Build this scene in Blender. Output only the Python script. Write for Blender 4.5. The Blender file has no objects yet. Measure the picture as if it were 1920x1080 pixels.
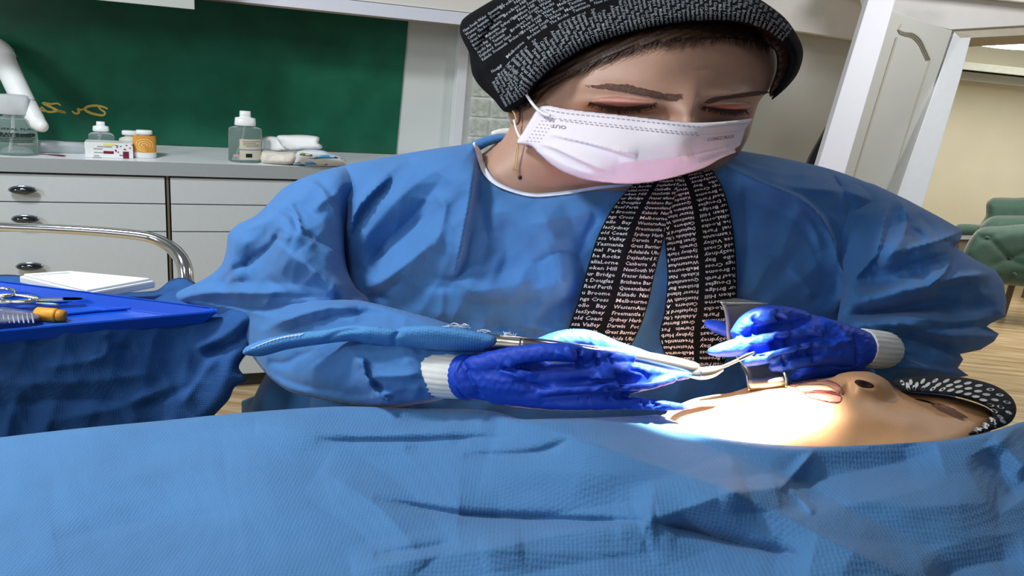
import bpy, bmesh, math, random
import numpy as np
from mathutils import Vector, Matrix
from mathutils.geometry import delaunay_2d_cdt
from mathutils.bvhtree import BVHTree

random.seed(7); rng = np.random.default_rng(7)
scene = bpy.context.scene
col = scene.collection

# ------------------------------------------------------------------ camera
F = 1500.0                      # focal length in pixels of a 1920 wide frame
PITCH, ROLL, CAMH = math.radians(18), math.radians(6), 1.45
FWD = np.array([0, math.cos(PITCH), -math.sin(PITCH)])
_r0 = np.array([1.0, 0, 0]); _u0 = np.cross(_r0, FWD)
RIGHT = math.cos(ROLL)*_r0 + math.sin(ROLL)*_u0
UP = -math.sin(ROLL)*_r0 + math.cos(ROLL)*_u0
CAM = np.array([0, 0, CAMH])
cd = bpy.data.cameras.new('camera'); cam = bpy.data.objects.new('camera', cd); col.objects.link(cam)
cd.sensor_width = 36; cd.lens = F/1920*36; cd.clip_start = 0.02; cd.clip_end = 60
M = Matrix(((RIGHT[0], UP[0], -FWD[0], CAM[0]), (RIGHT[1], UP[1], -FWD[1], CAM[1]), (RIGHT[2], UP[2], -FWD[2], CAM[2]), (0, 0, 0, 1)))
cam.matrix_world = M
scene.camera = cam

# ------------------------------------------------------------------ world, lights, exposure
scene.view_settings.view_transform = 'Standard'; scene.view_settings.look = 'None'
scene.view_settings.gamma = 1.0; scene.view_settings.use_curve_mapping = False
scene.view_settings.exposure = 0.0
w = bpy.data.worlds.new('world'); scene.world = w; w.use_nodes = True
w.node_tree.nodes['Background'].inputs[0].default_value = (0.86, 0.93, 1.0, 1)
w.node_tree.nodes['Background'].inputs[1].default_value = 0.14

def area(name, loc, tgt, power, sx, sy, color):
    l = bpy.data.lights.new(name, 'AREA'); l.energy = power; l.shape = 'RECTANGLE'; l.size = sx; l.size_y = sy; l.color = color
    o = bpy.data.objects.new(name, l); col.objects.link(o); o.location = loc
    o.rotation_euler = (Vector(tgt)-Vector(loc)).to_track_quat('-Z', 'Y').to_euler(); return o
area('ceiling_and_fill_light', (-1.45, 1.15, 2.5), (-0.7, 1.6, 0.6), 38, 0.3, 0.3, (0.9, 0.96, 1.0))
area('ceiling_and_fill_light', (-0.75, 0.2, 2.6), (-0.3, 1.3, 0.6), 6, 0.4, 0.4, (0.95, 0.98, 1.0))

area('ceiling_and_fill_light', (1.75, 2.35, 2.35), (1.5, 3.3, 0.9), 17, 0.5, 0.5, (0.97, 0.98, 1.0))
area('ceiling_and_fill_light', (-2.3, 0.1, 1.9), (-0.7, 2.7, 1.0), 20, 0.4, 0.4, (0.95, 0.98, 1.0))  # added fill below ceiling height to brighten counter and panel, no known lamp
area('rear_fill_light', (-1.5, -1.6, 1.75), (-0.9, 2.5, 1.1), 10, 1.8, 1.2, (0.93, 0.97, 1.0))  # added soft fill from behind the camera, no window known there

# ------------------------------------------------------------------ helpers
def Cp(x, y, d):
    "world point seen at photo pixel x, y at distance d along the optical axis"
    return CAM + d*(FWD + (x-960)/F*RIGHT + (540-y)/F*UP)
def Cv(x, y, d):
    x = np.asarray(x, float)[:, None]; y = np.asarray(y, float)[:, None]; d = np.asarray(d, float)[:, None]
    return CAM + d*(FWD + (x-960)/F*RIGHT + (540-y)/F*UP)
def ray(x, y): return FWD + (x-960)/F*RIGHT + (540-y)/F*UP
def atz(x, y, z):
    r = ray(x, y); return CAM + r*((z-CAM[2])/r[2])
def depth_of(P): return float((np.asarray(P)-CAM) @ FWD)
def lin(c):
    c = c.lstrip('#'); v = [int(c[i:i+2], 16)/255 for i in (0, 2, 4)]
    return tuple((t/12.92 if t <= 0.04045 else ((t+0.055)/1.055)**2.4) for t in v) + (1.0,)

MATS = {}
def mat(name, color, rough=0.6, metal=0.0, noise=0.06, nscale=30.0, bump=0.0, bscale=200.0, weave=0.0, wscale=330.0, trans=0.0, alpha=1.0, sss=0.0, emit=None, spec=0.5, ior=1.45, coat=0.0, sheen=0.0, sssr=(1, .35, .15)):
    if name in MATS: return MATS[name]
    m = bpy.data.materials.new(name); m.use_nodes = True; nt = m.node_tree; N = nt.nodes; L = nt.links
    b = N['Principled BSDF']; c = lin(color) if isinstance(color, str) else color
    b.inputs['Roughness'].default_value = rough; b.inputs['Metallic'].default_value = metal
    b.inputs['Specular IOR Level'].default_value = spec; b.inputs['IOR'].default_value = ior
    b.inputs['Coat Weight'].default_value = coat; b.inputs['Sheen Weight'].default_value = sheen
    b.inputs['Transmission Weight'].default_value = trans; b.inputs['Alpha'].default_value = alpha
    if sss:
        b.inputs['Subsurface Weight'].default_value = sss; b.inputs['Subsurface Radius'].default_value = sssr; b.inputs['Subsurface Scale'].default_value = 0.012
    if emit:
        b.inputs['Emission Color'].default_value = c; b.inputs['Emission Strength'].default_value = emit
    tc = N.new('ShaderNodeTexCoord')
    nz = N.new('ShaderNodeTexNoise'); nz.inputs['Scale'].default_value = nscale; nz.inputs['Detail'].default_value = 4
    L.new(tc.outputs['Object'], nz.inputs['Vector'])
    mp = N.new('ShaderNodeMapRange'); mp.inputs['From Min'].default_value = 0.3; mp.inputs['From Max'].default_value = 0.7
    mp.inputs['To Min'].default_value = 1-noise; mp.inputs['To Max'].default_value = 1+noise
    L.new(nz.outputs['Fac'], mp.inputs['Value'])
    mx = N.new('ShaderNodeVectorMath'); mx.operation = 'SCALE'; mx.inputs[0].default_value = c[:3]
    L.new(mp.outputs['Result'], mx.inputs['Scale']); L.new(mx.outputs['Vector'], b.inputs['Base Color'])
    if bump or weave:
        bp = N.new('ShaderNodeBump'); bp.inputs['Distance'].default_value = 0.002
        if weave:
            bp.inputs['Strength'].default_value = weave
            vo = N.new('ShaderNodeTexVoronoi'); vo.inputs['Scale'].default_value = wscale; vo.inputs['Randomness'].default_value = 0.25
            L.new(tc.outputs['Object'], vo.inputs['Vector']); L.new(vo.outputs['Distance'], bp.inputs['Height'])
        else:
            bp.inputs['Strength'].default_value = bump
            n2 = N.new('ShaderNodeTexNoise'); n2.inputs['Scale'].default_value = bscale; n2.inputs['Detail'].default_value = 5
            L.new(tc.outputs['Object'], n2.inputs['Vector']); L.new(n2.outputs['Fac'], bp.inputs['Height'])
        L.new(bp.outputs['Normal'], b.inputs['Normal'])
    MATS[name] = m; return m

def link(name, me, m, parent=None, smooth=True):
    if m: me.materials.append(m)
    if smooth:
        me.polygons.foreach_set('use_smooth', [True]*len(me.polygons))
    o = bpy.data.objects.new(name, me); col.objects.link(o)
    if parent is not None: o.parent = parent; o.matrix_parent_inverse = parent.matrix_world.inverted()
    return o
def mk(name, verts, faces, m, parent=None, smooth=True):
    me = bpy.data.meshes.new(name); me.from_pydata([tuple(map(float, v)) for v in verts], [], [tuple(int(i) for i in f) for f in faces]); me.update()
    return link(name, me, m, parent, smooth)
def thing(name, label, cat, loc=(0, 0, 0), group=None):
    o = bpy.data.objects.new(name, None); col.objects.link(o); o.empty_display_size = 0.05
    o.location = tuple(map(float, loc)); o.matrix_world = Matrix.Translation(o.location)
    tag(o, label, cat, group); return o
def tag(o, label=None, cat=None, group=None, kind=None):
    if label: o['label'] = label
    if cat: o['category'] = cat
    if group: o['group'] = group
    if kind: o['kind'] = kind
    return o
def struct(o): o['kind'] = 'structure'; return o

def box_frame(name, O, A, B, Cc, m, parent=None, bev=0.0):
    "box from corner O along the three edge vectors A, B, Cc"
    O, A, B, Cc = (np.asarray(v, float) for v in (O, A, B, Cc))
    bm = bmesh.new()
    vs = [bm.verts.new(O + i*A + j*B + k*Cc) for k in (0, 1) for j in (0, 1) for i in (0, 1)]
    for f in ((0, 2, 3, 1), (4, 5, 7, 6), (0, 1, 5, 4), (2, 6, 7, 3), (0, 4, 6, 2), (1, 3, 7, 5)):
        bm.faces.new([vs[i] for i in f])
    bmesh.ops.recalc_face_normals(bm, faces=bm.faces)
    if bev: bmesh.ops.bevel(bm, geom=list(bm.edges), offset=bev, segments=2, affect='EDGES', profile=0.6)
    me = bpy.data.meshes.new(name); bm.to_mesh(me); bm.free()
    return link(name, me, m, parent, smooth=False)
def prism(name, pts, off, m, parent=None, bev=0.0, smooth=False):
    "polygon pts (3D, flat) extruded by vector off"
    bm = bmesh.new(); off = Vector(off)
    a = [bm.verts.new(tuple(p)) for p in pts]; b = [bm.verts.new(Vector(tuple(p))+off) for p in pts]
    bm.faces.new(a); bm.faces.new(b[::-1]); n = len(pts)
    for i in range(n): bm.faces.new((a[i], b[i], b[(i+1) % n], a[(i+1) % n]))
    bmesh.ops.recalc_face_normals(bm, faces=bm.faces)
    if bev: bmesh.ops.bevel(bm, geom=list(bm.edges), offset=bev, segments=2, affect='EDGES', profile=0.6)
    me = bpy.data.meshes.new(name); bm.to_mesh(me); bm.free()
    return link(name, me, m, parent, smooth)
def lathe(name, base, axis, prof, m, parent=None, seg=28, sq=1.0, ref=None):
    "profile [(radius, height)] turned about axis at base; sq flattens depth"
    axis = Vector(tuple(axis)).normalized()
    ref = Vector(tuple(ref)) if ref is not None else Vector((1, 0, 0))
    u = (ref - axis*ref.dot(axis)).normalized(); v = axis.cross(u)
    base = Vector(tuple(base)); vs = []; fs = []
    for (r, h) in prof:
        for k in range(seg):
            a = 2*math.pi*k/seg; vs.append(base + axis*h + u*(r*math.cos(a)) + v*(r*sq*math.sin(a)))
    for i in range(len(prof)-1):
        for k in range(seg):
            fs.append((i*seg+k, i*seg+(k+1) % seg, (i+1)*seg+(k+1) % seg, (i+1)*seg+k))
    fs.append(tuple(range(seg))[::-1]); fs.append(tuple((len(prof)-1)*seg+k for k in range(seg)))
    return mk(name, vs, fs, m, parent)
def crom(pts, step, closed=False, tension=0.5):
    "Catmull-Rom through points (any dimension), resampled at about step of the first two coordinates"
    P = np.asarray(pts, float); n = len(P); out = []
    rngi = range(n if closed else n-1)
    for i in rngi:
        if closed: p0, p1, p2, p3 = P[(i-1) % n], P[i], P[(i+1) % n], P[(i+2) % n]
        else: p0, p1, p2, p3 = P[max(i-1, 0)], P[i], P[i+1], P[min(i+2, n-1)]
        L = np.linalg.norm((p2-p1)[:2]); k = max(1, int(round(L/step)))
        m1 = (p2-p0)*tension; m2 = (p3-p1)*tension
        # keep tangents short next to much longer neighbours
        for q in (0, 1):
            mm = (m1, m2)[q]; ln = np.linalg.norm(mm[:2])
            if ln > L and ln > 0: mm *= L/ln
        for j in range(k):
            t = j/k; t2, t3 = t*t, t*t*t
            out.append((2*t3-3*t2+1)*p1+(t3-2*t2+t)*m1+(-2*t3+3*t2)*p2+(t3-t2)*m2)
    if not closed: out.append(P[-1])
    return np.array(out)
def tube_data(path, seg=14, cap=True, ry=None):
    "path: array (n,4) world xyz + radius -> verts, faces ; rounded ends"
    P = np.asarray(path, float); X = P[:, :3]; R = P[:, 3]
    T = np.gradient(X, axis=0); T /= np.linalg.norm(T, axis=1)[:, None]+1e-12
    if cap:
        e0 = [X[0]-T[0]*R[0]*k for k in (0.98, 0.85, 0.5)]; r0 = [R[0]*k for k in (0.18, 0.52, 0.87)]
        e1 = [X[-1]+T[-1]*R[-1]*k for k in (0.5, 0.85, 0.98)]; r1 = [R[-1]*k for k in (0.87, 0.52, 0.18)]
        X = np.vstack([e0, X, e1]); R = np.concatenate([r0, R, r1]); T = np.vstack([T[:1]]*3+[T]+[T[-1:]]*3)
    n = len(X); up = -FWD.copy(); vs = []; prev = None
    for i in range(n):
        t = T[i]
        if prev is None:
            a = up-t*(up@t)
            if np.linalg.norm(a) < 1e-3: a = UP-t*(UP@t)
        else: a = prev-t*(prev@t)
        a /= np.linalg.norm(a); b = np.cross(t, a); prev = a
        for k in range(seg):
            an = 2*math.pi*k/seg; vs.append(X[i]+R[i]*(a*math.cos(an)*(ry or 1)+b*math.sin(an)))
    fs = [(i*seg+k, i*seg+(k+1) % seg, (i+1)*seg+(k+1) % seg, (i+1)*seg+k) for i in range(n-1) for k in range(seg)]
    fs.append(tuple(range(seg))[::-1]); fs.append(tuple((n-1)*seg+k for k in range(seg)))
    return vs, fs
def ptube(pts, step=8.0):
    "camera-space control points (x px, y px, depth, radius px) -> world path with radius in metres"
    Q = crom(pts, step); W = Cv(Q[:, 0], Q[:, 1], Q[:, 2])
    return np.column_stack([W, Q[:, 3]*Q[:, 2]/F])
def tube(name, pts, m, parent=None, step=8.0, seg=14, cap=True):
    v, f = tube_data(ptube(pts, step), seg, cap); return mk(name, v, f, m, parent)
def wtube(name, pts, r, m, parent=None, seg=10, n=6, cap=True):
    "tube through world points with constant radius"
    P = np.asarray(pts, float); Q = [];
    for i in range(len(P)-1):
        p0, p1, p2, p3 = P[max(i-1, 0)], P[i], P[i+1], P[min(i+2, len(P)-1)]
        for j in range(n):
            t = j/n; Q.append(0.5*((2*p1)+(-p0+p2)*t+(2*p0-5*p1+4*p2-p3)*t*t+(-p0+3*p1-3*p2+p3)*t**3))
    Q.append(P[-1]); Q = np.array(Q)
    v, f = tube_data(np.column_stack([Q, np.full(len(Q), r)]), seg, cap); return mk(name, v, f, m, parent)

def tps(ctrl):
    "thin plate spline through (x, y, value)"
    c = np.asarray(ctrl, float); X = c[:, :2]/500.0; n = len(X)
    if n < 3:
        return lambda x, y: np.full(len(x), c[:, 2].mean())
    def phi(r): return np.where(r > 1e-9, r*r*np.log(r+1e-12), 0)
    K = phi(np.linalg.norm(X[:, None]-X[None], axis=2)) + np.eye(n)*1e-4
    Pm = np.column_stack([np.ones(n), X]); A = np.block([[K, Pm], [Pm.T, np.zeros((3, 3))]])
    s = np.linalg.lstsq(A, np.concatenate([c[:, 2], np.zeros(3)]), rcond=None)[0]
    def f(x, y):
        Q = np.column_stack([x, y])/500.0
        return phi(np.linalg.norm(Q[:, None]-X[None], axis=2)) @ s[:n] + np.column_stack([np.ones(len(Q)), Q]) @ s[n:]
    return f
def inpoly(x, y, P):
    c = np.zeros(len(x), bool); n = len(P)
    for i in range(n):
        x1, y1 = P[i]; x2, y2 = P[(i+1) % n]
        if y1 == y2: continue
        k = ((y1 > y) != (y2 > y)) & (x < (x2-x1)*(y-y1)/(y2-y1)+x1); c ^= k
    return c
def polydist(x, y, P, closed=True):
    "distance, signed side and arc parameter to a polyline"
    P = np.asarray(P, float); n = len(P); best = np.full(len(x), 1e18); side = np.zeros(len(x)); par = np.zeros(len(x))
    seg = range(n if closed else n-1); tot = sum(np.linalg.norm(P[(i+1) % n]-P[i]) for i in seg)+1e-9; acc = 0
    for i in seg:
        a = P[i]; b = P[(i+1) % n]; d = b-a; L2 = d@d+1e-12; L = math.sqrt(L2)
        t = np.clip(((x-a[0])*d[0]+(y-a[1])*d[1])/L2, 0, 1)
        ex = x-a[0]-t*d[0]; ey = y-a[1]-t*d[1]; q = ex*ex+ey*ey; k = q < best
        best[k] = q[k]; side[k] = np.sign(d[0]*ey-d[1]*ex)[k]; par[k] = ((acc+t*L)/tot)[k]; acc += L
    return np.sqrt(best), side, par
def folds(x, y, creases):
    """relief of cloth in metres towards the viewer. (kind, mm, width px, points):
    r ridge, v valley, s fold lip (raised on the right-hand side going along the points, in image axes)"""
    h = np.zeros(len(x))
    for c in creases:
        kind, mm, wd, pts = c[:4]
        P = crom(pts, 12.0) if len(pts) > 2 else np.asarray(pts, float)
        s, sd, t = polydist(x, y, P, closed=False)
        tp = np.clip(np.minimum(t, 1-t)*5, 0, 1)**0.7 if kind != 'e' else 1.0
        if kind in 'rv':
            g = np.exp(-(np.sqrt(s*s+4)-2)/(wd*0.9))*tp; h += (mm if kind == 'r' else -mm)*0.001*g
        elif kind == 't':
            wr, wl = wd if isinstance(wd, tuple) else (wd, wd)
            g = np.where(sd > 0, np.clip(1-s/wr, 0, 1), np.clip(1-s/wl, 0, 1))*tp; h += mm*0.001*g
        else:
            ss = s*sd
            g = np.where(ss > 0, np.exp(-ss/wd), np.exp(ss/max(wd*0.14, 3.0))-0.3*(np.exp(ss/(wd*0.6))-np.exp(ss/max(wd*0.14, 3.0))))*tp; h += mm*0.001*g
    return h
def wob(x, y, seed, scale, amp, n=7):
    r = np.random.default_rng(seed); h = np.zeros(len(x))
    for _ in range(n):
        a = r.uniform(0, 2*math.pi); k = 2*math.pi/(scale*r.uniform(0.6, 1.7)); h += np.sin(k*(x*math.cos(a)+y*math.sin(a))+r.uniform(0, 6.3))
    return amp*h/math.sqrt(n)
def crumple(x, y, seed, scale, amp):
    "ridged noise: soft facets with crisp creases, like paper cloth"
    a = wob(x, y, seed, scale, 1.0, 5); b = wob(x, y, seed+50, scale*0.55, 1.0, 5)
    return amp*(0.6-np.abs(a)+0.55*(0.6-np.abs(b)))
class Surf:
    "closed mesh with a known outline; .at(x, y) finds the front surface along the ray of a pixel"
    def __init__(s, verts, faces): s.b = BVHTree.FromPolygons([Vector(tuple(v)) for v in verts], [tuple(int(i) for i in f) for f in faces])
    def depth(s, x, y, default=None):
        r = ray(x, y); h = s.b.ray_cast(Vector(tuple(CAM)), Vector(tuple(r)).normalized())
        return depth_of(h[0]) if h[0] is not None else default
    def fn(s, off=0.0015, fill=None):
        def f(x, y):
            out = np.array([s.depth(a, b, np.nan) for a, b in zip(x, y)])
            if np.isnan(out).any():
                ok = ~np.isnan(out)
                if ok.any():
                    for i in np.where(~ok)[0]:
                        j = np.argmin((x[ok]-x[i])**2+(y[ok]-y[i])**2); out[i] = out[ok][j]
                else: out[:] = fill
            return out-off
        return f
def puff_data(outline, base, T, R, step=6.0, creases=(), Tb=None, smooth=True, relief=None, edge=None, rim=0.0):
    P = crom(outline, step, closed=True) if smooth else resample(outline, step)
    x0, y0 = P.min(0); x1, y1 = P.max(0)
    gx, gy = np.meshgrid(np.arange(x0+step*.5, x1, step), np.arange(y0+step*.5, y1, step*0.87)); gx[::2] += step*0.5
    gx = gx.ravel(); gy = gy.ravel(); k = inpoly(gx, gy, P); gx = gx[k]; gy = gy[k]
    dist, _, _ = polydist(gx, gy, P); k = dist > step*0.55; gx = gx[k]; gy = gy[k]; dist = dist[k]
    nb = len(P); pts = [Vector((a, b)) for a, b in P]+[Vector((a, b)) for a, b in zip(gx, gy)]
    vo, eo, fo, ov, oe, of = delaunay_2d_cdt(pts, [], [list(range(nb))], 1, 1e-4)
    V = np.array([tuple(v) for v in vo]); tri = np.array([f for f in fo if len(f) == 3]); n = len(V)
    isb = np.array([any(o < nb for o in l) for l in ov])
    dd, _, _ = polydist(V[:, 0], V[:, 1], P); dd[isb] = 0
    bf = base if callable(base) else tps(base)
    bd = bf(V[:, 0], V[:, 1]); t = np.clip(dd/R, 0, 1); prof = np.sqrt(np.clip(1-(1-t)**2, 0, 1))
    h = T*prof
    if len(creases): h = h+folds(V[:, 0], V[:, 1], creases)*np.clip(dd/(0.35*R)+rim, 0, 1)
    if relief is not None: h = h+relief(V[:, 0], V[:, 1])*np.clip(dd/(0.3*R), 0, 1)
    front = Cv(V[:, 0], V[:, 1], bd-h); Tb = T if Tb is None else Tb
    bi = np.where(~isb)[0]; mp = np.arange(n); mp[bi] = n+np.arange(len(bi))
    back = Cv(V[bi, 0], V[bi, 1], bd[bi]+Tb*prof[bi])
    # orient towards camera
    a, b, c = V[tri[:, 0]], V[tri[:, 1]], V[tri[:, 2]]
    cr = (b[:, 0]-a[:, 0])*(c[:, 1]-a[:, 1])-(b[:, 1]-a[:, 1])*(c[:, 0]-a[:, 0])
    tri[cr > 0] = tri[cr > 0][:, ::-1]
    faces = np.vstack([tri, mp[tri][:, ::-1]]); verts = np.vstack([front, back])
    return verts, faces
def resample(P, step):
    P = np.asarray(P, float); out = []
    for i in range(len(P)):
        a, b = P[i], P[(i+1) % len(P)]; k = max(1, int(round(np.linalg.norm(b-a)/step)))
        out += [a+(b-a)*j/k for j in range(k)]
    return np.array(out)
def puff(name, outline, base, T, R, m, parent=None, **kw):
    v, f = puff_data(outline, base, T, R, **kw); o = mk(name, v, f, m, parent); return o, Surf(v, f)
def decal(name, surf, outline, m, parent=None, T=0.001, R=3, step=4.0, off=0.0006, **kw):
    o, _ = puff(name, outline, surf.fn(off), T, R, m, parent, step=step, Tb=0.0004, **kw); return o
def strip(name, surf, pts, wd, m, parent=None, T=0.001, off=0.0008, step=5.0):
    "thin raised band following points (x, y) or (x, y, half width) on a surface"
    P = np.array([(p[0], p[1], p[2] if len(p) > 2 else wd) for p in pts], float); Q = crom(P, step)
    t = np.gradient(Q[:, :2], axis=0); t /= np.linalg.norm(t, axis=1)[:, None]+1e-9; nrm = np.column_stack([-t[:, 1], t[:, 0]])
    rows = [Q[:, :2]+nrm*Q[:, 2:3]*k for k in (-1, -0.6, 0, 0.6, 1)]; hs = (0, 0.8, 1, 0.8, 0); vs = []; n = len(Q)
    f = surf.fn(off) if isinstance(surf, Surf) else surf
    for r_, hh in zip(rows, hs): vs.append(Cv(r_[:, 0], r_[:, 1], f(r_[:, 0], r_[:, 1])-hh*T))
    V = np.vstack(vs); fs = [(j*n+i, j*n+i+1, (j+1)*n+i+1, (j+1)*n+i) for j in range(4) for i in range(n-1)]
    return mk(name, V, fs, m, parent)
def strands(name, f, lines, wd, m, parent=None, lift=0.002):
    "fine hairs: tapering ribbons along pixel polylines lying on the surface f"
    V2 = []; Lf = []; Fc = []
    for pts in lines:
        Q = np.asarray(pts, float); n = len(Q); t = np.gradient(Q, axis=0); t /= np.linalg.norm(t, axis=1)[:, None]+1e-9; k = len(V2)
        for i in range(n):
            w_ = wd*(1-0.85*i/(n-1)); nn = np.array([-t[i, 1], t[i, 0]])*w_
            V2 += [Q[i]+nn, Q[i]-nn]; Lf += [lift*math.sin(math.pi*min(1, 0.25+i/(n-1)))]*2
        for i in range(n-1): Fc.append((k+2*i, k+2*i+1, k+2*i+3, k+2*i+2))
    V2 = np.array(V2); d = f(V2[:, 0], V2[:, 1])-np.array(Lf)
    return tag(mk(name, Cv(V2[:, 0], V2[:, 1], d), Fc, m, parent), kind='stuff')
def voxel(name, parts, size, m, parent=None, smooth_it=6, disp=None, fac=0.5):
    "several overlapping closed meshes fused into one continuous skin"
    vs = []; fs = []; k = 0
    for v, f in parts:
        vs += [tuple(map(float, q)) for q in v]; fs += [tuple(int(i)+k for i in q) for q in f]; k += len(v)
    me = bpy.data.meshes.new('tmp'); me.from_pydata(vs, [], fs); me.update()
    o = bpy.data.objects.new('tmp', me); col.objects.link(o)
    r = o.modifiers.new('r', 'REMESH'); r.mode = 'VOXEL'; r.voxel_size = size
    s = o.modifiers.new('s', 'SMOOTH'); s.factor = fac; s.iterations = smooth_it
    dg = bpy.context.evaluated_depsgraph_get(); me2 = bpy.data.meshes.new_from_object(o.evaluated_get(dg))
    bpy.data.objects.remove(o); bpy.data.meshes.remove(me); me2.name = name; me2.materials.clear()
    V = np.empty(len(me2.vertices)*3, np.float64); me2.vertices.foreach_get('co', V); V = V.reshape(-1, 3)
    if disp:
        Nn = np.empty(len(V)*3, np.float64); me2.vertices.foreach_get('normal', Nn); Nn = Nn.reshape(-1, 3)
        rel = V-CAM; d = rel@FWD; px = 960+F*(rel@RIGHT)/d; py = 540-F*(rel@UP)/d
        facing = np.clip(-(Nn@FWD)*2+0.4, 0, 1)
        V = V+Nn*(disp(px, py)*facing)[:, None]; me2.vertices.foreach_set('co', V.ravel()); me2.update()
    o = link(name, me2, m, parent)
    return o, Surf(V, [tuple(p.vertices) for p in me2.polygons])
def text_mesh(body, size=1.0, align='LEFT', space=1.0, bold=0.0, res=1):
    "flat glyph mesh of the built-in font -> verts (n,2), faces"
    cu = bpy.data.curves.new('t', 'FONT'); cu.body = body; cu.size = size; cu.align_x = align; cu.space_line = space; cu.resolution_u = res; cu.offset = bold
    o = bpy.data.objects.new('t', cu); col.objects.link(o)
    dg = bpy.context.evaluated_depsgraph_get(); me = bpy.data.meshes.new_from_object(o.evaluated_get(dg))
    V = np.array([tuple(v.co)[:2] for v in me.vertices]).reshape(-1, 2); Fc = [tuple(p.vertices) for p in me.polygons]
    bpy.data.objects.remove(o); bpy.data.curves.remove(cu); bpy.data.meshes.remove(me); return V, Fc
# ------------------------------------------------------------------ materials of the room
m_white = mat('white_paint', '#dfe2e4', 0.35, noise=0.02)
m_wallp = mat('wall_paint', '#d3d8d4', 0.7, noise=0.03, nscale=6)
m_wall_shade = mat('wall_paint_shaded', '#b9b8b2', 0.75, noise=0.03, nscale=5)  # shade of the recessed wall put into its colour
m_cream = mat('cream_paint', '#dfdbc6', 0.8, noise=0.03, nscale=4)
m_ceil = mat('ceiling_paint', '#efece4', 0.85, noise=0.02, nscale=4)
m_lam = mat('grey_laminate', '#c3c9cc', 0.42, noise=0.015, nscale=60)
m_lip = mat('counter_edge_shaded', '#9ba1a3', 0.4, noise=0.02, nscale=90)  # shadow on the counter's front edge put into its grey; reused on side table
m_top = mat('counter_top_laminate', '#e8ebee', 0.3, noise=0.01)
m_gap = mat('cabinet_carcass_dark', '#3a3733', 0.7)
m_brown = mat('brown_edge', '#6b6054', 0.6)
m_green = mat('green_back_panel', '#1f5f48', 0.22, noise=0.16, nscale=9, spec=0.35)
m_gold = mat('gold_vinyl', '#d8b75a', 0.35, metal=0.2)
m_chrome = mat('chrome', '#d8d8d8', 0.12, metal=1.0, noise=0.0)
m_steel = mat('brushed_steel', '#b9b4a8', 0.28, metal=1.0, noise=0.05, nscale=120)
m_knob = mat('knob_glass', '#101c26', 0.08, noise=0.3, nscale=60, coat=1.0)
m_wp = mat('white_plastic', '#e8eaea', 0.35, noise=0.01)
m_clear = mat('clear_plastic', '#dfe8e8', 0.06, trans=0.92, ior=1.2, noise=0.0)
m_fog = mat('cloudy_plastic', '#e6ebee', 0.3, trans=0.55, ior=1.2, noise=0.04)
m_blk = mat('black_ink', '#15181a', 0.6)
m_green2 = mat('tufted_green_velvet', '#2f5246', 0.75, noise=0.12, nscale=25, sheen=0.4)

def floor_mat():
    m = bpy.data.materials.new('wood_floor'); m.use_nodes = True; N = m.node_tree.nodes; L = m.node_tree.links; b = N['Principled BSDF']
    tc = N.new('ShaderNodeTexCoord'); mp = N.new('ShaderNodeMapping'); mp.inputs['Scale'].default_value = (1.2, 14, 1)
    nz = N.new('ShaderNodeTexNoise'); nz.inputs['Scale'].default_value = 2.2; nz.inputs['Detail'].default_value = 5
    cr = N.new('ShaderNodeValToRGB'); cr.color_ramp.elements[0].color = lin('#b3946a'); cr.color_ramp.elements[1].color = lin('#e0cba4')
    cr.color_ramp.elements[0].position = 0.35; cr.color_ramp.elements[1].position = 0.65
    L.new(tc.outputs['Object'], mp.inputs['Vector']); L.new(mp.outputs['Vector'], nz.inputs['Vector']); L.new(nz.outputs['Fac'], cr.inputs['Fac'])
    L.new(cr.outputs['Color'], b.inputs['Base Color']); b.inputs['Roughness'].default_value = 0.3; return m
m_floor = floor_mat()

# ------------------------------------------------------------------ frame of the counter wall
_a = atz(0, 292.6, .89); _b = atz(500, 309, .89)
E = (_b-_a)/np.linalg.norm(_b-_a); N_ = np.array([-E[1], E[0], 0.0]); OW = np.array([_a[0], _a[1], 0.0]); NW = 0.34
ZZ = np.array([0, 0, 1.0])
def K(u, n, z): return OW+u*E+n*N_+z*ZZ
def pl(x, y, n):
    r = ray(x, y); t = (n-(CAM-OW)@N_)/(r@N_); P = CAM+t*r; return (P-OW)@E, P[2]
def kbox(name, u0, u1, n0, n1, z0, z1, m, parent=None, bev=0.0):
    return box_frame(name, K(u0, n0, z0), (u1-u0)*E, (n1-n0)*N_, (z1-z0)*ZZ, m, parent, bev)

# floor: base slab with planks lying on it in the next room
fl = struct(box_frame('floor', (-4.5, -1.5, -0.06), (10.5, 0, 0), (0, 9.0, 0), (0, 0, 0.055), m_floor))
pm = None
for i in range(9):                                   # planks seen through the doorway
    for j in range(2):
        y0 = 3.0+i*0.36; x0 = 1.3+j*2.4+(0.8 if i % 2 else 0)
        if pm is None:
            o = box_frame('plank', (x0, y0, -0.005), (2.394, 0, 0), (0, 0.356, 0), (0, 0, 0.005), m_floor, fl); pm = (o, x0, y0)
        else:
            c = pm[0].copy(); col.objects.link(c); c.parent = fl; c.location = (x0-pm[1], y0-pm[2], 0)

# wall behind the counter
wall = struct(kbox('wall_back', -1.6, 3.75, NW, NW+0.12, 0, 2.3, m_wallp))
struct(box_frame('wall_left', (-3.4, -1.2, 0), (0.1, 0, 0), (0, 3.4, 0), (0, 0, 2.7), m_wallp))
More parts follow.
